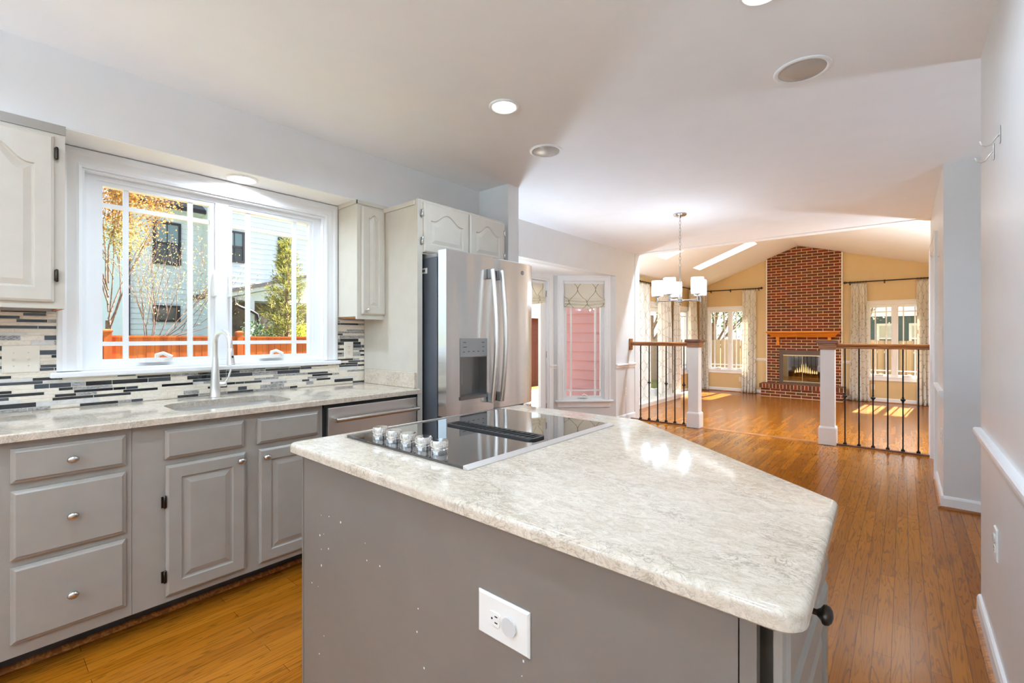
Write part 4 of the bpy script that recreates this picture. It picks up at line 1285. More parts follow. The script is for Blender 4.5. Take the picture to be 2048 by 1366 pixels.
ck = thing('cooktop', 'black glass downdraft cooktop with steel side trims set into the island', 'cooktop', (-1.15, 1.2, 0.9142))
mb = MB(); mb.box(-1.432, -0.866, 0.822, 1.597, 0.9142, 0.9215); mb.build('glass_top', M['black_glass'], ck, bevel=0.0015)
for x0, x1 in ((-1.446, -1.4325), (-0.8655, -0.848)):
    mb = MB()
    s_ = 1 if x0 < -1 else -1
    xo, xi = (x0, x1) if s_ > 0 else (x1, x0)
    mb.rings([[(x, y, z) for x, z in ((xo, 0.9142), (xo, 0.9165), (xi, 0.9245), (xi, 0.9142))] for y in (0.820, 1.599)])
    mb.build('side_trim', M['steel2'], ck)
for kx in (-1.308, -1.233, -1.159, -1.085, -1.014):
    mb = MB()
    mb.lathe([(0.0235, 0), (0.0240, 0.002), (0.0240, 0.014), (0.0215, 0.0165), (0.0215, 0.0185), (0.0245, 0.021), (0.0248, 0.036), (0.0225, 0.0395), (0.012, 0.0405), (0.004, 0.0405)], (kx, 0.868, 0.9216), n=28)
    kb = mb.build('knob', M['chrome'], ck, smooth=35)
    mb = MB()
    for q in range(28):
        a_ = 2 * pi * q / 28
        mb.bar((kx + 0.0244 * cos(a_), 0.868 + 0.0244 * sin(a_), 0.9440), (kx + 0.0244 * cos(a_), 0.868 + 0.0244 * sin(a_), 0.9570), 0.0012, 5)
    mb.build('grip_ribs', M['chrome'], kb)
mb = MB()
rs_ = rrect(-1.325, -0.905, 1.160, 1.240, 0.022, 5)
ri_ = rrect(-1.313, -0.917, 1.172, 1.228, 0.012, 5)
mb.rings([[(p[0], p[1], 0.9218) for p in ri_], [(p[0], p[1], 0.9218) for p in rs_], [(p[0], p[1], 0.9275) for p in rs_], [(p[0], p[1], 0.9275) for p in ri_]], closed=True)
for k in range(17):
    x_ = -1.300 + k * (0.37 / 16)
    mb.rings([[(x_ + a_ + sh_, y_, z_) for a_, z_ in ((-0.0038, 0.9224), (0.0038, 0.9224), (0.0038, 0.9273), (-0.0038, 0.9273))] for y_, sh_ in ((1.170, -0.006), (1.230, 0.006))])
vg = mb.build('vent_grille', M['blackplastic'], ck)
mb = MB(); mb.prism(ri_, 0.9217, 0.9221); mb.build('gap_shine', M['steel2'], vg)  # added steel sheet so the slat gaps look bright with reflections

outlet('wall_outlet', 'white horizontal outlet with a plug cover on the island end panel', WY(0.690), -0.609, 0.688, horiz=True, cover=True, wd=0.088, ht=0.136)

# ------------------------------------------------------------------ hooks on the right wall
for i, (a, z_, lab) in enumerate(((2.40, 1.985, 'small silver coat hook on the near right wall, the higher one nearer the camera'), (2.555, 1.970, 'small silver coat hook on the near right wall, the lower one nearer the hall opening'))):
    W = WXm(0.265)
    h = thing('coat_hook', lab, 'hook', W(a, z_ - 0.03, 0), 'coat hooks on the right wall')
    mb = MB(); mb.obox(W, a - 0.006, a + 0.006, z_ - 0.032, z_ + 0.032, 0.0005, 0.0035); mb.build('plate', M['satin'], h, bevel=0.001)
    mb = MB(); mb.tube([W(a, z_ + 0.002, 0.003), W(a, z_ - 0.012, 0.014), W(a, z_ - 0.030, 0.024), W(a, z_ - 0.034, 0.036), W(a, z_ - 0.026, 0.047), W(a, z_ - 0.012, 0.052)], 0.0028, 8); mb.build('prong', M['satin'], h, smooth=True)
mb = MB(); W = WXm(0.265)
nl = thing('wall_hook', 'tiny silver hook high on the far right wall beside the door casing', 'hook', (0.22, 4.85, 1.86))
W = WXm(0.22)
mb = MB(); mb.obox(W, 4.845, 4.855, 1.865, 1.895, 0.0005, 0.003); mb.build('plate', M['satin'], nl)
mb = MB(); mb.tube([W(4.85, 1.875, 0.003), W(4.85, 1.868, 0.012), W(4.85, 1.878, 0.02)], 0.002, 6); mb.build('prong', M['satin'], nl)

# ------------------------------------------------------------------ recessed lights
def downlight(x, y, z, label, r=0.083, on=True, watts=None, group='lit recessed ceiling lights'):
    o = thing('recessed_light', label, 'ceiling light', (x, y, z - 0.008), group)
    mb = MB()
    prof = [(r, -0.0002), (r, -0.004), (r - 0.006, -0.008), (r - 0.014, -0.008), (r - 0.020, -0.004), (r - 0.020, -0.0002)]
    mb.rings([[(x + q * cos(2 * pi * k / 40), y + q * sin(2 * pi * k / 40), z + h) for q, h in prof] for k in range(40)], closed=True)
    mb.build('trim_ring', M['trim'], o, smooth=30)
    if on:
        mb = MB(); mb.lathe([(r - 0.0195, -0.0003), (r - 0.0195, -0.0035), (0.001, -0.0040)], (x, y, z), n=40); mb.build('lens', M['lens'], o)
        l = bpy.data.lights.new('lamp', 'AREA'); l.shape = 'DISK'; l.size = 2 * r - 0.05
        l.energy = watts or DOWN_W; l.color = LAMP_COL; l.spread = radians(165)
        lo = bpy.data.objects.new('lamp', l); COL.objects.link(lo); lo.parent = o; lo.location = (0, 0, -0.004)
    else:
        mb = MB(); mb.lathe([(r - 0.0195, -0.0003), (r - 0.0195, -0.002), (r * 0.6, -0.010), (r * 0.3, -0.0135), (0.001, -0.0145)], (x, y, z), n=40); mb.build('eyeball', M['greydisc'], o, smooth=60)
    return o
M['greydisc'] = paint('grey_satin_disc', srgb(186, 183, 175), 0.22, 0.6)
downlight(-1.666, 1.886, CEIL, 'lit recessed light in the ceiling above the cooktop side of the island')
downlight(-0.39, 1.86, CEIL, 'lit recessed light cut by the top edge of the picture')
for x_, y_ in ((-1.67, 0.0), (-0.39, 0.0), (-1.67, -1.7), (-0.39, -1.7)):  # downlights added behind the camera, unseen, to lift the kitchen brightness
    downlight(x_, y_, CEIL, 'added unseen recessed fill light in the ceiling behind the viewer')
for x_, y_ in ((-3.3, 7.25), (-2.3, 7.1), (0.8, 7.3)):  # added out of view to brighten the family room
    downlight(x_, y_, (vault_l(x_) if x_ < RIDGE[0] else vault_r(x_)) - 0.03, 'added unseen recessed fill light high in the near end of the vaulted ceiling', watts=64.0)
downlight(-2.942, 1.02, 2.176, 'lit recessed light in the soffit above the sink window', 0.083, True, 7.0)
downlight(-1.850, 2.524, CEIL, 'unlit recessed fixture with a grey disc near the refrigerator', 0.112, False, group='unlit recessed fixtures')
downlight(-0.366, 2.54, CEIL, 'unlit recessed fixture with a grey disc near the right wall', 0.118, False, group='unlit recessed fixtures')

# ------------------------------------------------------------------ railings at the step
def railing(x_wall, x_post, side, label, balx, group):
    y = 6.455
    o = thing('stair_railing', label, 'railing', ((x_wall + x_post) / 2, y, 0.004), group)
    s = 1 if x_post > x_wall else -1
    # newel
    mb = MB()
    def sq(h, z): return [(x_post + a * h, y + b * h, z) for a, b in ((-1, -1), (1, -1), (1, 1), (-1, 1))]
    mb.rings([sq(0.085, 0.0045), sq(0.085, 0.19), sq(0.080, 0.205), sq(0.069, 0.215), sq(0.068, 1.10)])
    nw = mb.build('newel_post', M['trim'], o)
    mb = MB(); mb.rings([sq(0.082, 1.10), sq(0.082, 1.168)]); mb.build('collar', M['oak'], nw, bevel=0.003)
    mb = MB(); mb.rings([sq(0.100, 1.1682), sq(0.105, 1.174), sq(0.105, 1.198), sq(0.098, 1.208)]); mb.build('cap', M['oakdark'], nw)
    x0, x1 = sorted((x_wall + s * 0.018, x_post - s * 0.082))
    mb = MB()
    prof = [(-0.018, 1.112), (0.018, 1.112), (0.022, 1.120), (0.020, 1.132), (0.030, 1.142), (0.032, 1.155), (0.024, 1.166), (0.0, 1.170), (-0.024, 1.166), (-0.032, 1.155), (-0.030, 1.142), (-0.020, 1.132), (-0.022, 1.120)]
    mb.rings([[(x, y + a, z) for a, z in prof] for x in (x0, x1)]); mb.build('handrail', M['oak'], o)
    mb = MB(); a, b = sorted((x_wall + s * 0.001, x_wall + s * 0.018)); mb.box(a, b, y - 0.05, y + 0.05, 1.045, 1.215); mb.build('rosette', M['oak'], o, bevel=0.004)
    mb = MB(); a, b = sorted((x_wall + s * 0.002, x_post - s * 0.0855)); mb.box(a, b, y - 0.028, y + 0.028, 0.0045, 0.022); mb.build('shoe_rail', M['oakdark'], o, bevel=0.003)
    for i, bx in enumerate(balx):
        mb = MB()
        mb.box(bx - 0.0065, bx + 0.0065, y - 0.0065, y + 0.0065, 0.022, 1.113)
        mb.rings([[(bx + q * a_, y + q * b_, z) for a_, b_ in ((-1, -1), (1, -1), (1, 1), (-1, 1))] for q, z in ((0.017, 0.022), (0.017, 0.034), (0.010, 0.044), (0.0066, 0.048))])
        if (i % 2 == 1) == (side == 'l'):
            mb.lathe([(0.007, -0.034), (0.012, -0.028), (0.008, -0.02), (0.022, -0.004), (0.024, 0.004), (0.009, 0.018), (0.012, 0.026), (0.007, 0.032)], (bx, y, 0.57), n=10)
        mb.build('baluster', M['iron'], o)
railing(XD, -2.193, 'l', 'oak railing with black iron balusters and white newel post beside the grey dining wall', (-2.985, -2.852, -2.723, -2.597, -2.470, -2.343), 'railings at the family room step')
railing(0.22, -0.672, 'r', 'oak railing with black iron balusters and white newel post reaching the right wall', (-0.511, -0.383, -0.259, -0.133, -0.007, 0.117), 'railings at the family room step')

# ------------------------------------------------------------------ chandelier
CX, CY = -1.757, 4.731
ch = thing('chandelier', 'five-arm nickel chandelier with seedy glass cylinder shades on a chain', 'chandelier', (CX, CY, 1.60))
mb = MB(); mb.lathe([(0.062, 0), (0.064, 0.010), (0.055, 0.020), (0.020, 0.026), (0.010, 0.040)], (CX, CY, CEIL - 0.0005), (0, 0, -1), 28); mb.build('canopy', M['nickel'], ch, smooth=True)
mb = MB()
z_ = CEIL - 0.036; k = 0
while z_ > 1.985:
    c = Vector((CX, CY, z_ - 0.020))
    e = Vector((1, 0, 0)) if k % 2 else Vector((0, 1, 0))
    mb.tube([c + e * 0.0085 * cos(t) + Vector((0, 0, 0.0215 * sin(t))) for t in [2 * pi * q / 14 for q in range(14)]], 0.0022, 5, closed=True)
    z_ -= 0.0365; k += 1
zc_ = z_
mb.build('chain', M['nickel'], ch, smooth=True)
mb = MB(); mb.bar((CX, CY, zc_ + 0.004), (CX, CY, 1.60), 0.0065, 12); mb.build('stem', M['nickel'], ch, smooth=True)
mb = MB(); mb.lathe([(0.004, -0.045), (0.010, -0.036), (0.006, -0.028), (0.026, -0.018), (0.028, 0.012), (0.016, 0.026), (0.0065, 0.030)], (CX, CY, 1.622), n=20); mb.build('hub', M['nickel'], ch, smooth=True)
for i in range(5):
    a = radians(40.46 + 8 + 72 * i)
    e = Vector((cos(a), sin(a), 0)); L = 0.225
    c = Vector((CX, CY, 1.622))
    mb = MB(); mb.bar(c + e * 0.02, c + e * (L + 0.006), 0.0055, 8); mb.lathe([(0.008, -0.014), (0.009, 0.0), (0.008, 0.04), (0.018, 0.045), (0.030, 0.048), (0.030, 0.052)], c + e * L, n=16)
    arm = mb.build('arm', M['nickel'], ch, smooth=True)
    b = c + e * L
    mb = MB()
    mb.rings([[(b.x + q * cos(2 * pi * k / 28), b.y + q * sin(2 * pi * k / 28), b.z + h) for k in range(28)] for q, h in ((0.012, 0.0525), (0.060, 0.0525), (0.061, 0.060), (0.061, 0.215), (0.058, 0.215), (0.058, 0.060), (0.012, 0.056))], cap0=False, cap1=False)
    mb.build('glass_shade', M['lampglass'], arm, smooth=True)
    mb = MB(); mb.lathe([(0.014, 0.053), (0.014, 0.095), (0.012, 0.10)], b, n=12); mb.build('socket', M['white_plastic'], arm, smooth=True)
    mb = MB(); mb.lathe([(0.012, 0.10), (0.022, 0.118), (0.028, 0.138), (0.025, 0.158), (0.012, 0.172), (0.002, 0.176)], b, n=14); mb.build('bulb', M['bulb'], arm, smooth=True)

# ------------------------------------------------------------------ uplights added out of view, only to brighten the rooms
def add_uplight(x, y, z, watts, label, h=1.66, spread=180):
    o = thing('fill_uplight', label, 'fill lamp', (x, y, z))
    mb = MB(); mb.lathe([(0.15, 0.0005), (0.15, 0.015), (0.03, 0.03)], (x, y, z), n=24); mb.build('base', M['nickel'], o, smooth=True)
    mb = MB(); mb.bar((x, y, z + 0.03), (x, y, z + h), 0.012, 10); mb.build('pole', M['nickel'], o, smooth=True)
    mb = MB(); mb.lathe([(0.02, h), (0.09, h + 0.02), (0.17, h + 0.09), (0.165, h + 0.092), (0.088, h + 0.03), (0.01, h + 0.012)], (x, y, z), n=28, cap=False); mb.build('bowl', M['white_plastic'], o, smooth=True)
    l = bpy.data.lights.new('lamp', 'AREA'); l.shape = 'DISK'; l.size = 0.16; l.energy = watts; l.spread = radians(spread); l.color = LAMP_COL
    lo = bpy.data.objects.new('lamp', l); COL.objects.link(lo); lo.parent = o; lo.location = (0, 0, h + 0.08); lo.rotation_euler = (pi, 0, 0)
add_uplight(1.1, 7.9, ZF, 60.0, 'added unseen fill uplight in the near right corner of the family room', 0.55, 150)
add_uplight(-4.0, 7.45, ZF, 22.0, 'added unseen fill uplight in the near left corner of the family room', 0.55, 150)
add_uplight(-3.0, 3.42, 0.0, 18.0, 'short added fill uplight hidden behind the refrigerator', 0.6)
add_uplight(1.15, 3.3, 0.0, 7.0, 'short added unseen fill uplight in the side hall', 0.6)
add_uplight(-2.75, -2.7, 0.0, 190.0, 'added unseen fill uplight behind the viewer on the left')
add_uplight(-0.05, -2.7, 0.0, 190.0, 'added unseen fill uplight behind the viewer on the right')

# ------------------------------------------------------------------ roman shades
def roman_shade(W, a0, a1, zt, zb, d, label):
    o = thing('roman_shade', label, 'window shade', W((a0 + a1) / 2, zb, d))
    w = a1 - a0
    def prof(v):       # v 0..1 from top to bottom -> (z, d)
        if v < 0.55:
            return zt - v / 0.55 * (zt - zb) * 0.62, 0.0 + 0.004 * sin(v * 9)
        t = (v - 0.55) / 0.45
        return zt - (zt - zb) * (0.62 + 0.38 * t) , 0.012 + 0.028 * abs(sin(t * pi * 3)) + 0.01 * t
    def fn(u, v):
        z, n = prof(v)
        sag = 0.018 * (1 - (2 * u - 1) ** 2) * (v ** 2)
        return W(a0 + w * u, z - sag + 0.012 * v * sin(u * 7 + 1) * 0.4, d + n + 0.004 * sin(u * 19) * v)
    mb = MB(); mb.grid(fn, 24, 40, lambda u, v: (u * w, (1 - v) * (zt - zb) * 1.25))
    c = mb.build('shade_cloth', M['shade'], o, smooth=80)
    s = c.modifiers.new('thickness', 'SOLIDIFY'); s.thickness = 0.003
    mb = MB(); mb.obox(W, a0, a1, zt - 0.004, zt + 0.026, d - 0.022, d + 0.004); mb.build('head_rail', M['trim'], o)
    mb = MB(); mb.obox(W, a0 + 0.01, a0 + 0.012, 0.95, zt, d - 0.006, d - 0.004); mb.obox(W, a1 - 0.012, a1 - 0.010, 1.1, zt, d - 0.006, d - 0.004); mb.build('pull_cord', M['trim'], o)
roman_shade(WB3, 0.162, 0.738, 2.004, 1.665, 0.006, 'cream roman shade with a grey ogee trellis over the bay window of mauve siding')
roman_shade(WB2, 4.40, 5.115, 1.985, 1.70, 0.004, 'cream roman shade on the glazed bay door beside the refrigerator')

# ------------------------------------------------------------------ curtains and rods
def curtain(W, a0, a1, zt, zb, d, label, folds=6, flare=0.0, shift=0.0, seed=0):
    o = thing('curtain', label, 'curtain', W((a0 + a1) / 2, zb, d), 'cream trellis curtains of the family room')
    R = random.Random(seed)
    w = a1 - a0
    ph = R.random() * 6
    full = 1.7
    def fn(u, v):
        ww = w * (1 + flare * v)
        a = (a0 + a1) / 2 + (u - 0.5) * ww + shift * v * v
        amp = 0.016 + 0.028 * min(1, v * 2.5)
        k = u * folds * 2 * pi
        n = amp * sin(k + ph + 0.5 * sin(v * 3 + seed)) + 0.012 * sin(k * 0.5 + v * 2 + seed)
        return W(a + 0.012 * sin(k * 2 + ph) * min(1, v * 2), zt + (zb - zt) * v, d + n)
    mb = MB(); mb.grid(fn, folds * 12, 34, lambda u, v: (u * w * full, (1 - v) * (zt - zb)))
    c = mb.build('cloth', M['curtain'], o, smooth=80)
    s = c.modifiers.new('thickness', 'SOLIDIFY'); s.thickness = 0.0025
    for i in range(folds + 1):
        u = a0 + 0.01 + (w - 0.02) * i / folds
        mb = MB()
        cc = W(u, zt + 0.0267, d)
        e = (W(1, 0, 0) - W(0, 0, 0)).normalized(); nn = (W(0, 0, 1) - W(0, 0, 0)).normalized()
        tilt = (nn + e * 0.5).normalized()
        mb.tube([cc + tilt * 0.0265 * cos(t) + Vector((0, 0, 0.0265 * sin(t))) for t in [2 * pi * q / 12 for q in range(12)]], 0.003, 5, closed=True)
        mb.build('ring', M['bronze'], o, smooth=True)
def rod(W, a0, a1, z, d, label, brackets):
    o = thing('curtain_rod', label, 'curtain rod', W((a0 + a1) / 2, z, d), 'bronze curtain rods')
    e = (W(1, 0, 0) - W(0, 0, 0)).normalized()
    mb = MB(); mb.bar(W(a0, z, d), W(a1, z, d), 0.0125, 10); mb.build('pole', M['bronze'], o, smooth=True)
    for p, s in ((a0, -1), (a1, 1)):
        mb = MB(); mb.lathe([(0.013, 0), (0.019, 0.006), (0.014, 0.014), (0.024, 0.026), (0.030, 0.042), (0.024, 0.060), (0.008, 0.068)], W(p, z, d), e * s, 14); mb.build('finial', M['bronze'], o, smooth=True)
    for b in brackets:
        mb = MB(); mb.obox(W, b - 0.012, b + 0.012, z - 0.05, z + 0.03, 0.0005, 0.006); mb.obox(W, b - 0.006, b + 0.006, z - 0.022, z - 0.010, 0.006, d + 0.012); mb.build('bracket', M['bronze'], o)
WFC = WFAR
rod(WFAR, -4.226, -2.755, 2.450, 0.10, 'bronze curtain rod over the left window of the fireplace wall', (-3.95, -3.46, -2.79))
curtain(WFAR, -4.21, -4.02, 2.415, -0.192, 0.10, 'trellis curtain on the fireplace wall tight in the left corner', 4, 0.25, 0.02, 1)
curtain(WFAR, -3.145, -2.835, 2.415, -0.192, 0.10, 'trellis curtain between the left window and the brick fireplace', 5, 0.12, -0.02, 2)
rod(WFAR, -0.975, 0.62, 2.455, 0.10, 'bronze curtain rod over the right window of the fireplace wall', (-0.93, -0.32, 0.5))
curtain(WFAR, -0.90, -0.625, 2.42, -0.192, 0.10, 'trellis curtain between the brick fireplace and the right window', 5, 0.32, 0.0, 3)
curtain(WFAR, 0.205, 0.50, 2.42, -0.192, 0.10, 'trellis curtain at the right window beside the right wall', 5, 0.15, 0.02, 4)
rod(WLF, 8.74, 10.73, 2.40, 0.10, 'bronze curtain rod over the glazed patio door of the left wall', (8.77, 9.8))
curtain(WLF, 8.80, 9.56, 2.365, -0.192, 0.10, 'wide trellis curtain left of the glazed patio door', 6, 0.06, 0.0, 5)
curtain(WLF, 10.03, 10.70, 2.365, -0.192, 0.10, 'wide trellis curtain right of the glazed patio door', 7, 0.05, 0.05, 6)
rod(WLF, 10.90, 12.56, 2.47, 0.10, 'bronze curtain rod over the narrow window of the left wall', (11.4, 12.51))
curtain(WLF, 10.93, 11.22, 2.435, -0.192, 0.10, 'trellis curtain left of the narrow window on the left wall', 4, 0.1, 0.0, 7)
curtain(WLF, 11.95, 12.45, 2.435, -0.192, 0.10, 'trellis curtain right of the narrow window near the room corner', 5, 0.1, 0.05, 8)

# ------------------------------------------------------------------ fireplace
fp = thing('fireplace', 'red brick fireplace rising to the vaulted ceiling with an oak mantel and raised hearth', 'fireplace', (-1.83, 12.78, ZF))
FX0, FX1, FYF = -2.58, -1.08, 12.78
WFP = WY(FYF)
mb = MB()
xs = [FX0, -2.24, RIDGE[0], -1.42, FX1]
for a, b in zip(xs, xs[1:]):
    hole = -2.24 <= a and b <= -1.42
    if hole:
        mb.obox(WFP, a, b, ZF, 0.10, -0.119, 0)
    lo = 0.83 if hole else ZF
    mb.rings([[WFP(x, z, n) for x, z in ((a, lo), (b, lo), (b, top(b) - 0.085), (a, top(a) - 0.085))] for n in (-0.119, 0)])
mb.build('chimney_breast', M['brick'], fp)
mb = MB(); mb.box(-2.64, -1.02, 12.41, FYF - 0.0005, ZF, 0.0); ht = mb.build('hearth', M['brick'], fp)
mb = MB(); mb.box(-2.67, -0.99, 12.38, FYF - 0.0005, 0.0005, 0.108); mb.build('hearth_cap', M['rowlock'], ht, bevel=0.004)
for x0 in (FX0 - 0.022, FX1 + 0.001):
    mb = MB(); mb.obox(WY(YF), x0, x0 + 0.021, ZF, top(x0 + 0.01) - 0.09, 0.0005, 0.125); mb.build('side_trim', M['trim'], fp)
mb = MB()
mb.rings([[(-2.46, FYF - 0.0006, 1.222), (-1.20, FYF - 0.0006, 1.222), (-1.20, 12.70, 1.222), (-2.46, 12.70, 1.222)],
          [(-2.46, FYF - 0.0006, 1.235), (-1.20, FYF - 0.0006, 1.235), (-1.20, 12.69, 1.235), (-2.46, 12.69, 1.235)],
          [(-2.52, FYF - 0.0006, 1.30), (-1.14, FYF - 0.0006, 1.30), (-1.14, 12.62, 1.30), (-2.52, 12.62, 1.30)],
          [(-2.555, FYF - 0.0006, 1.325), (-1.105, FYF - 0.0006, 1.325), (-1.105, 12.57, 1.325), (-2.555, 12.57, 1.325)],
          [(-2.565, FYF - 0.0006, 1.345), (-1.095, FYF - 0.0006, 1.345), (-1.095, 12.55, 1.345), (-2.565, 12.55, 1.345)],
          [(-2.565, FYF - 0.0006, 1.368), (-1.095, FYF - 0.0006, 1.368), (-1.095, 12.55, 1.368), (-2.565, 12.55, 1.368)]])
mt = mb.build('mantel', M['mantel'], fp)
for x_ in (-2.34, -1.30):
    mb = MB(); mb.rings([[(x_ + s_, y_, z_) for y_, z_ in ((FYF - 0.0006, 1.03), (FYF - 0.03, 1.03), (FYF - 0.05, 1.10), (FYF - 0.07, 1.2215), (FYF - 0.0006, 1.2215))] for s_ in (-0.03, 0.03)]); mb.build('corbel', M['mantel'], mt)
mb = MB()
mb.obox(WFP, -2.31, -1.35, 0.80, 0.91, 0.0006, 0.035); mb.obox(WFP, -2.31, -1.35, 0.1085, 0.15, 0.0006, 0.035)
mb.obox(WFP, -2.31, -2.225, 0.15, 0.80, 0.0006, 0.035); mb.obox(WFP, -1.435, -1.35, 0.15, 0.80, 0.0006, 0.035)
fs = mb.build('fire_surround', M['firemetal'], fp, bevel=0.004)
mb = MB(); mb.obox(WFP, -2.225, -1.435, 0.775, 0.80, 0.02, 0.038); mb.obox(WFP, -2.225, -1.435, 0.15, 0.175, 0.02, 0.038); mb.build('brass_rail', M['brass'], fs)
mb = MB(); mb.obox(WFP, -1.836, -1.824, 0.175, 0.775, 0.02, 0.032); mb.build('door_stile', M['brass'], fs)
for a, b in ((-2.225, -1.836), (-1.824, -1.435)):
    mb = MB(); mb.obox(WFP, a, b, 0.175, 0.775, 0.022, 0.027); mb.build('glass_door', M['fireglass'], fs)
mb = MB()
for a in ((-2.235, -1.425, 12.80, 13.40, 0.08, 0.105), (-2.235, -1.425, 12.80, 13.40, 0.825, 0.85), (-2.27, -2.235, 12.80, 13.40, 0.08, 0.85), (-1.425, -1.39, 12.80, 13.40, 0.08, 0.85), (-2.27, -1.39, 13.36, 13.40, 0.08, 0.85)):
    mb.box(*a)
mb.build('firebox', M['soot'], fp)
LR = random.Random(5)
for i, (a, b, r) in enumerate((((-2.10, 13.10, 0.24), (-1.56, 13.12, 0.24), 0.055), ((-2.05, 12.98, 0.22), (-1.60, 12.97, 0.23), 0.05), ((-2.0, 13.0, 0.32), (-1.68, 13.12, 0.33), 0.045))):
    mb = MB(); A_, B_ = Vector(a), Vector(b)
    mb.tube([A_.lerp(B_, k / 6) + Vector((0, LR.gauss(0, 0.006), LR.gauss(0, 0.006))) for k in range(7)], [r * LR.uniform(0.85, 1.1) for _ in range(7)], 9)
    mb.build('fire_log', M['log'], fp, smooth=True)
mb = MB()
for k in range(16):
    x_ = LR.uniform(-2.08, -1.58); mb.box(x_ - 0.02, x_ + 0.02, 12.95, 13.05, 0.106, 0.125 + LR.random() * 0.02)
mb.build('ember_bed', M['ember'], fp)
for i in range(11):
    x_ = -2.02 + 0.44 * i / 10; h_ = 0.08 + 0.20 * math.exp(-((x_ + 1.84) / 0.12) ** 2) * LR.uniform(0.7, 1.1)
    mb = MB(); s_ = LR.uniform(-0.02, 0.02)
    mb.lathe([(0.004, 0), (0.017, h_ * 0.18), (0.014, h_ * 0.45), (0.007, h_ * 0.75), (0.001, h_)], (x_, 13.05, 0.34), (s_, 0, 1), 8)
    mb.build('flame', M['flame'], fp, smooth=True)

# ------------------------------------------------------------------ outdoors
GZ = -0.35
mb = MB(); mb.box(-60, 40, -40, 80, GZ - 0.3, GZ); struct(mb.build('ground', M['grass']))
mb = MB(); mb.box(-7.2, -4.0, 2.6, 11.5, GZ, -0.12); struct(mb.build('patio', M['concrete']))
def laps(mb, W, a0, a1, z0, z1, pitch, lip=0.03):
    z = z0
    while z < z1 - 1e-6:
        zt = min(z + pitch, z1) - 0.013
        mb.rings([[W(a, q, d) for q, d in ((z, 0), (z, lip), (zt, 0.002), (zt, 0))] for a in (a0, a1)])
        z += pitch
sd = MB(); laps(sd, WY(6.585), -4.56, -3.32, -0.39, 2.6, 0.155); sd.box(-4.58, -3.32, 6.585, 6.598, -0.4, 2.6)
struct(sd.build('wall_outside_family', M['mauve']))
# cedar fence
fe = thing('wooden_fence', 'orange cedar board fence with capped posts outside the kitchen window', 'fence', (-11.8, 4.0, GZ))
mb = MB(); FR = random.Random(2)
y_ = -4.0
while y_ < 13:
    mb.box(-11.83 + 0.006 * FR.random(), -11.805 + 0.006 * FR.random(), y_ + 0.003, y_ + 0.137, GZ + 0.02, 1.225 - 0.0075 * (y_ - 2)); y_ += 0.14
mb.build('boards', M['cedar'], fe)
mb = MB(); mb.rings([[(x, y, z - 0.0075 * (y - 2)) for x, z in ((-11.86, 1.225), (-11.77, 1.225), (-11.77, 1.262), (-11.86, 1.262))] for y in (-4, 13)]); mb.build('top_rail', M['cedar'], fe)
for k in range(-2, 5):
    y_ = 1.69 + 2.33 * k
    mb = MB(); zt = 1.36 - 0.0075 * (y_ - 2)
    mb.rings([[(-11.77 + a * q, y_ + b * q, z) for a, b in ((-1, -1), (1, -1), (1, 1), (-1, 1))] for q, z in ((0.06, GZ), (0.06, zt - 0.03), (0.075, zt - 0.03), (0.075, zt), (0.03, zt + 0.025))]); mb.build('post', M['cedar'], fe)

def house_window(W_, a0, a1, z0, z1, parent, fr=0.07, mat=None, two=True, frame=None):
    W = lambda a, z, d: W_(a, z, d + 0.022)
    mb = MB(); frame_sweep(mb, [(0, 0), (0, 0.05), (fr, 0.05), (fr, 0)], W, a0 + fr, a1 - fr, z0 + fr, z1 - fr, True)
    w_ = mb.build('window', frame or M['darkgrey'], parent)
    zm = (z0 + z1) / 2
    mb = MB(); mb.obox(W, a0 + fr, a1 - fr, zm if two else z0 + fr, z1 - fr, 0.016, 0.02); mb.build('pane', M['winglass'] if two else M['winglass2'], w_)
    if two:
        mb = MB(); mb.obox(W, a0 + fr, a1 - fr, z0 + fr, zm, 0.016, 0.02); mb.build('pane', M['winglass2'], w_)
        mb = MB(); mb.obox(W, a0 + fr, a1 - fr, zm - 0.03, zm + 0.03, 0.02, 0.045); mb.obox(W, (a0 + a1) / 2 - 0.012, (a0 + a1) / 2 + 0.012, z0 + fr, z1 - fr, 0.02, 0.03); mb.build('glazing_bar', frame or M['darkgrey'], w_)
nh = thing('neighbor_house', 'pale clapboard two-storey neighboring house with dark framed windows behind the cedar fence', 'house', (-19, 6, GZ))
mb = MB(); laps(mb, WX(-18), 3.03, 5.0, GZ, 5.36, 0.165); mb.box(-24, -18.0, 3.03, 5.0, GZ, 5.36); mb.build('wall', M['house_white'], nh)
mb = MB(); laps(mb, WX(-16), 4.99, 12.0, GZ, 8.0, 0.165); mb.box(-24, -16.0, 4.99, 12.0, GZ, 8.0); mb.build('wall', M['house_white'], nh)
mb = MB(); mb.rings([[(x, y, z) for x, z in ((-17.55, 5.30), (-17.55, 5.40), (-21, 7.4), (-21, 7.2))] for y in (2.6, 4.985)]); mb.build('roof', M['roofing'], nh)
mb = MB(); mb.box(-17.62, -17.50, 2.6, 4.985, 5.27, 5.39); mb.build('gutter', M['darkgrey'], nh)
mb = MB(); mb.box(-17.98, -17.6, 2.6, 4.985, 5.25, 5.27); mb.build('soffit', M['house_white'], nh)
mb = MB(); mb.box(-15.6, -24, 4.5, 12.5, 8.0, 8.2); mb.build('roof', M['roofing'], nh)
mb = MB(); mb.bar((-17.94, 3.06, GZ), (-17.94, 3.06, 5.25), 0.045, 8); mb.build('downspout', M['darkgrey'], nh)
house_window(WX(-18), 3.66, 4.40, 3.53, 4.90, nh)
house_window(WX(-18), 3.66, 4.38, 1.70, 2.23, nh, two=False)
house_window(WX(-16), 5.02, 5.60, 3.56, 4.54, nh, 0.06)
house_window(WX(-16), 6.63, 7.20, 3.40, 4.56, nh, 0.06)
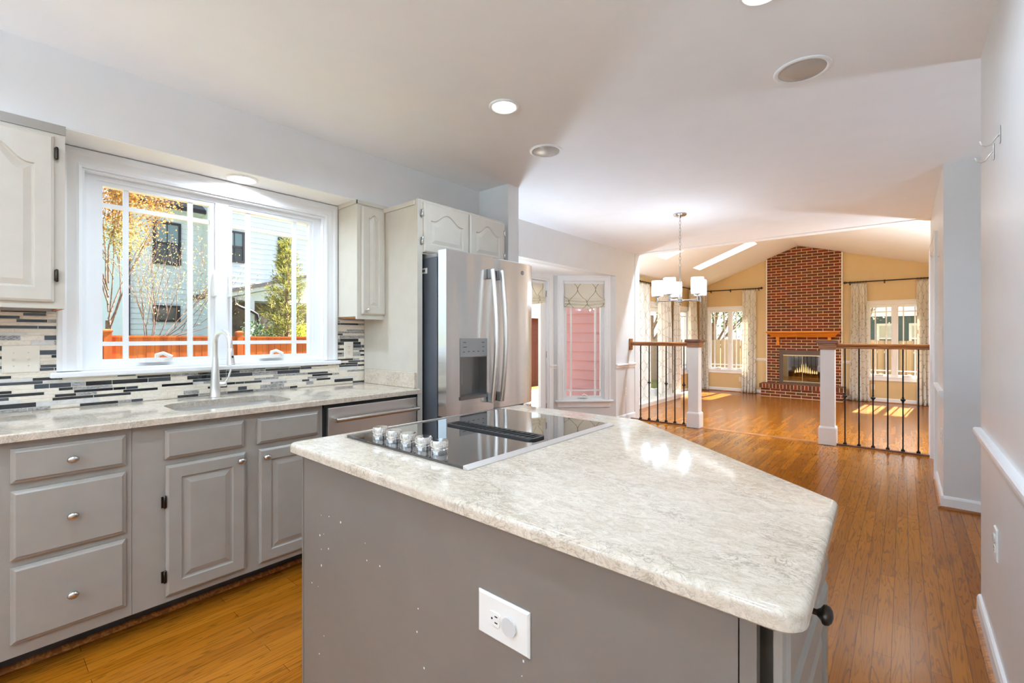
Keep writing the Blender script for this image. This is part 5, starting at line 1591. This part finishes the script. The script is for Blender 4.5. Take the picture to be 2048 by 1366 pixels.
mb = MB(); mb.rings([[(x, y, z) for y, z in ((4.15, 2.325), (7.4, 3.24), (7.4, 3.34), (4.15, 2.425))] for x in (-14.8, -15.998)]); po = mb.build('porch_roof', M['roofing'], nh)
mb = MB(); mb.rings([[(x, y, z) for y, z in ((4.2, 2.215), (7.4, 3.10), (7.4, 3.238), (4.2, 2.338))] for x in (-14.86, -14.98)]); mb.build('fascia', M['house_white'], po)
mb = MB(); mb.box(-15.95, -14.8, 4.05, 4.15, 2.27, 2.41); mb.build('porch_gutter', M['darkgrey'], po)
mb = MB(); mb.rings([[(x, y, z) for y, z in ((4.98, 2.40), (7.4, 3.08), (7.4, 2.32), (4.98, 2.32))] for x in (-14.99, -15.08)]); mb.build('porch_gable', M['house_white'], po)
mb = MB(); mb.box(-15.08, -14.94, 5.36, 5.52, GZ, 2.32); mb.build('porch_column', M['house_white'], nh)
mb = MB(); mb.tube([(-14.85, 4.93, 2.36), (-14.85, 4.96, 2.18), (-14.85, 5.10, 2.10), (-14.85, 5.40, 2.0), (-14.85, 5.56, 1.9), (-14.85, 5.60, 1.7), (-14.85, 5.60, GZ)], 0.05, 8); mb.build('downspout', M['darkgrey'], nh, smooth=True)
mb = MB(); mb.box(-15.999, -15.7, 5.0, 7.6, GZ, 2.3); mb.build('porch_stonework', M['stone'], nh)

def tube_branch(mb, tips, p, d, L, r, depth, R, spread=0.5, up=0.25, kids=(2, 3), wob=0.12, min_r=0.006):
    n = 5
    pts = [p.copy()]; rr = [r]
    q = p.copy(); dd = d.copy()
    for i in range(n):
        dd = (dd + Vector((R.gauss(0, wob), R.gauss(0, wob), R.gauss(0, wob) * 0.5 + up * 0.12))).normalized()
        q = q + dd * (L / n)
        pts.append(q.copy()); rr.append(max(min_r * 0.6, r * (1 - 0.6 * (i + 1) / n)))
        if depth <= 1: tips.append((q.copy(), depth))
    mb.tube(pts, rr, 5 if depth < 2 else 7)
    if depth > 0:
        for k in range(R.randint(*kids)):
            i = R.randint(2, n)
            a = R.uniform(0, 2 * pi)
            side = Vector((cos(a), sin(a), R.uniform(-0.1, 0.5)))
            nd = (dd * (1 - spread) + side * spread + Vector((0, 0, up))).normalized()
            tube_branch(mb, tips, pts[i], nd, L * R.uniform(0.55, 0.8), max(min_r, rr[i] * 0.75), depth - 1, R, spread, up, kids, wob, min_r)
def leaves(mb, pts, R, n, size, spread):
    for _ in range(n):
        p = R.choice(pts) + Vector((R.gauss(0, spread), R.gauss(0, spread), R.gauss(0, spread)))
        a = Vector((R.gauss(0, 1), R.gauss(0, 1), R.gauss(0, 1))).normalized(); b = a.orthogonal().normalized()
        c = a.cross(b); s = size * R.uniform(0.6, 1.4)
        mb.add([p - b * s * 0.5, p + c * s * 0.35, p + b * s * 0.5, p - c * s * 0.35], [(0, 1, 2, 3)])
R1 = random.Random(21)
tr = thing('budding_tree', 'slender tree with golden spring leaves left in the kitchen window view', 'tree', (-13.5, 1.95, GZ))
mb = MB(); tips = []
mb.tube([(-13.5, 1.95, GZ), (-13.5, 1.96, 0.8), (-13.48, 1.95, 1.6)], [0.075, 0.06, 0.05], 9)
for k in range(9):
    a = 2 * pi * k / 9 + R1.random() * 0.4
    tube_branch(mb, tips, Vector((-13.49, 1.955, 1.15 + 0.16 * k)), Vector((cos(a) * 0.30, sin(a) * 0.30 + 0.04, 1)).normalized(), 2.3 * R1.uniform(0.8, 1.15), 0.017, 3, R1, 0.36, 0.35, (2, 3), 0.08, 0.0035)
mb.build('trunk', M['bark'], tr, smooth=True)
hi = [p for p, d in tips if p.z > 3.0 - 0.3 * (p.y - 2.0) + R1.gauss(0, 0.6)]; lo_ = [p for p, d in tips if p.z <= 3.6]
mb = MB(); leaves(mb, hi, R1, 9500, 0.058, 0.15); mb.build('leaves', M['leaf_gold'], tr, normals=False)
mb = MB(); leaves(mb, lo_, R1, 1500, 0.04, 0.12); mb.build('buds', M['leaf_pale'], tr, normals=False)
t2 = thing('budding_tree', 'spreading bare-branched tree with pale buds before the pale blue house wall', 'tree', (-13.1, 2.55, GZ))
mb = MB(); tips = []
mb.tube([(-13.1, 2.5, GZ), (-13.1, 2.52, 0.5), (-13.1, 2.55, 0.95)], [0.06, 0.05, 0.04], 9)
for k in range(10):
    u = k / 9
    tube_branch(mb, tips, Vector((-13.1, 2.55 + 0.02 * k, 0.85 + 0.03 * k)), Vector((R1.gauss(0, 0.15), -0.1 + 1.5 * u, 1.0 - 0.45 * u)).normalized(), 1.45, 0.013, 2, R1, 0.35, 0.30, (2, 4), 0.08, 0.004)
mb.build('trunk', M['bark'], t2, smooth=True)
mb = MB(); leaves(mb, [p for p, d in tips], R1, 1700, 0.034, 0.09); mb.build('buds', M['leaf_pale'], t2, normals=False)

cf = thing('conifer', 'young green conifer standing beyond the cedar fence', 'tree', (-13.3, 5.76, GZ))
mb = MB(); mb.tube([(-13.3, 5.76, GZ), (-13.3, 5.76, 2), (-13.3, 5.77, 4.0)], [0.09, 0.06, 0.008], 8)
nd = MB()
z_ = 0.3
while z_ < 3.9:
    L = 1.05 * (1 - (z_ - 0.2) / 4.1) ** 1.05 * R1.uniform(0.7, 1.1) + 0.02
    for k in range(5):
        a = R1.uniform(0, 2 * pi)
        d = Vector((cos(a), sin(a), 0.28))
        b = Vector((-13.3, 5.76, z_))
        mb.tube([b, b + d * L * 0.5 + Vector((0, 0, -0.02)), b + d * L + Vector((0, 0, 0.06))], [0.014, 0.009, 0.004], 5)
        for q in range(int(26 + 40 * L)):
            s = R1.uniform(0.15, 1.05)
            p = b + d * L * s + Vector((R1.gauss(0, 0.05), R1.gauss(0, 0.05), R1.gauss(0, 0.05)))
            e = (d * 0.7 + Vector((R1.gauss(0, 0.5), R1.gauss(0, 0.5), R1.gauss(0.25, 0.4)))).normalized()
            c = e.orthogonal().normalized(); ln = 0.14 * R1.uniform(0.6, 1.3)
            nd.add([p, p + e * ln * 0.5 + c * 0.010, p + e * ln, p + e * ln * 0.5 - c * 0.010], [(0, 1, 2, 3)])
    z_ += 0.115
mb.build('trunk', M['bark'], cf, smooth=True); nd.build('needles', M['needle'], cf, normals=False)

def shrub(name, label, c, rx, rz, n, size, mat, seed):
    R = random.Random(seed)
    o = thing(name, label, 'shrub', (c[0], c[1], GZ))
    mb = MB()
    for k in range(9):
        a = R.uniform(0, 2 * pi); mb.tube([(c[0], c[1], GZ), (c[0] + cos(a) * rx * 0.5, c[1] + sin(a) * rx * 0.5, c[2]), (c[0] + cos(a) * rx * 0.8, c[1] + sin(a) * rx * 0.8, c[2] + rz * 0.6)], [0.02, 0.014, 0.006], 5)
    mb.build('stems', M['bark'], o)
    pts = []
    for k in range(240):
        v = Vector((R.gauss(0, 1), R.gauss(0, 1), R.gauss(0, 1))).normalized() * (R.random() ** 0.4)
        pts.append(Vector((c[0] + v.x * rx, c[1] + v.y * rx, c[2] + v.z * rz)))
    mb = MB(); leaves(mb, pts, R, n, size, 0.06); mb.build('leaves', mat, o, normals=False)
shrub('shrub', 'bright yellow-green shrub behind the cedar fence right of the conifer', (-12.5, 5.92, 0.95), 0.42, 0.65, 2200, 0.06, M['leaf_lime'], 1)
shrub('shrub', 'dark green shrub between the porch column and the conifer', (-13.9, 5.35, 0.75), 0.75, 0.95, 3000, 0.07, M['leaf_dark'], 2)

# beyond the family room windows
gf = thing('wooden_fence', 'weathered grey board fence outside the family room windows', 'fence', (-2.0, 16, GZ))
mb = MB(); FR = random.Random(4)
x_ = -16.0
while x_ < 6:
    o_ = 0.03 if int(round((x_ + 16) / 0.15)) % 2 else 0.0
    mb.box(x_ + 0.006, x_ + 0.144, 16.0 - o_, 16.02 - o_, GZ, 1.13 + FR.uniform(-0.015, 0.015)); x_ += 0.15
mb.build('boards', M['greywood'], gf)
mb = MB()
for z0 in (-0.1, 0.85): mb.box(-16, 6, 16.021, 16.06, z0, z0 + 0.09)
mb.build('rails', M['greywood'], gf)
fh = thing('neighbor_house', 'slate green house with white trimmed windows behind the grey fence', 'house', (1.0, 25, GZ))
mb = MB(); laps(mb, WY(24), -3.2, 8, GZ, 2.15, 0.16, 0.02); mb.box(-3.2, 8, 24.0, 30, GZ, 2.15); mb.build('wall', M['slate_house'], fh)
mb = MB(); mb.rings([[(x, y, z) for y, z in ((23.4, 2.1), (23.4, 2.2), (27, 4.2), (27, 4.0))] for x in (-3.6, 8.4)]); mb.build('roof', M['roofing'], fh)
mb = MB(); mb.box(-3.6, 8.4, 23.32, 23.4, 2.02, 2.22); mb.build('gutter', M['trim'], fh)
for a, b in ((-1.9, -1.15), (-0.85, -0.2), (0.15, 0.95), (2.5, 3.4)):
    house_window(WY(24), a, b, 0.55, 1.75, fh, 0.09, frame=M['trim'])
def leafy(label, c, h, rx, n, size, mat, seed, name='garden_tree'):
    R = random.Random(seed)
    o = thing(name, label, 'tree', (c[0], c[1], GZ))
    mb = MB(); tips = []
    mb.tube([(c[0], c[1], GZ), (c[0], c[1], h * 0.35)], [0.16, 0.11], 8)
    for k in range(7):
        a = 2 * pi * k / 7
        tube_branch(mb, tips, Vector((c[0], c[1], h * 0.12 + 0.12 * k)), Vector((cos(a) * rx, sin(a) * rx, 1)).normalized(), h * 0.45, 0.05, 2, R, 0.45, 0.2, (2, 3), 0.1)
    mb.build('trunk', M['bark'], o, smooth=True)
    mb = MB(); leaves(mb, [p for p, d in tips], R, n, size, 0.28); mb.build('leaves', mat, o, normals=False)
leafy('bushy grey-green tree behind the grey fence in the left family room window', (-5.6, 18.5), 5.0, 0.6, 6000, 0.11, M['leaf_dark'], 31)
leafy('bushy green tree behind the grey fence right of the grey-green one', (-9.6, 22), 6.5, 0.6, 5000, 0.13, M['leaf_dark'], 32)
leafy('sparse tree with pale buds before the slate green house', (-1.6, 19.5), 4.2, 0.8, 1800, 0.07, M['leaf_pale'], 33)
shed = thing('garden_shed', 'barn red shed with a pale roof edge seen through the bay door', 'shed', (-10.2, 12.2, GZ))
mb = MB(); laps(mb, WX(-9.0), 10.4, 14.2, GZ, 1.9, 0.15, 0.018); laps(mb, WY(10.4), -11.6, -9.0, GZ, 1.9, 0.15, 0.018); mb.box(-11.6, -9.0, 10.4, 14.2, GZ, 1.9); mb.build('wall', M['redsiding'], shed)
mb = MB(); mb.rings([[(x, y, z) for x, z in ((-8.7, 1.85), (-8.7, 1.95), (-10.3, 3.0), (-11.9, 1.95), (-11.9, 1.85), (-10.3, 2.88))] for y in (10.1, 14.5)]); mb.build('roof', M['roofing'], shed)
mb = MB(); mb.box(-8.72, -8.66, 10.1, 14.5, 1.80, 1.98); mb.build('fascia', M['trim'], shed)
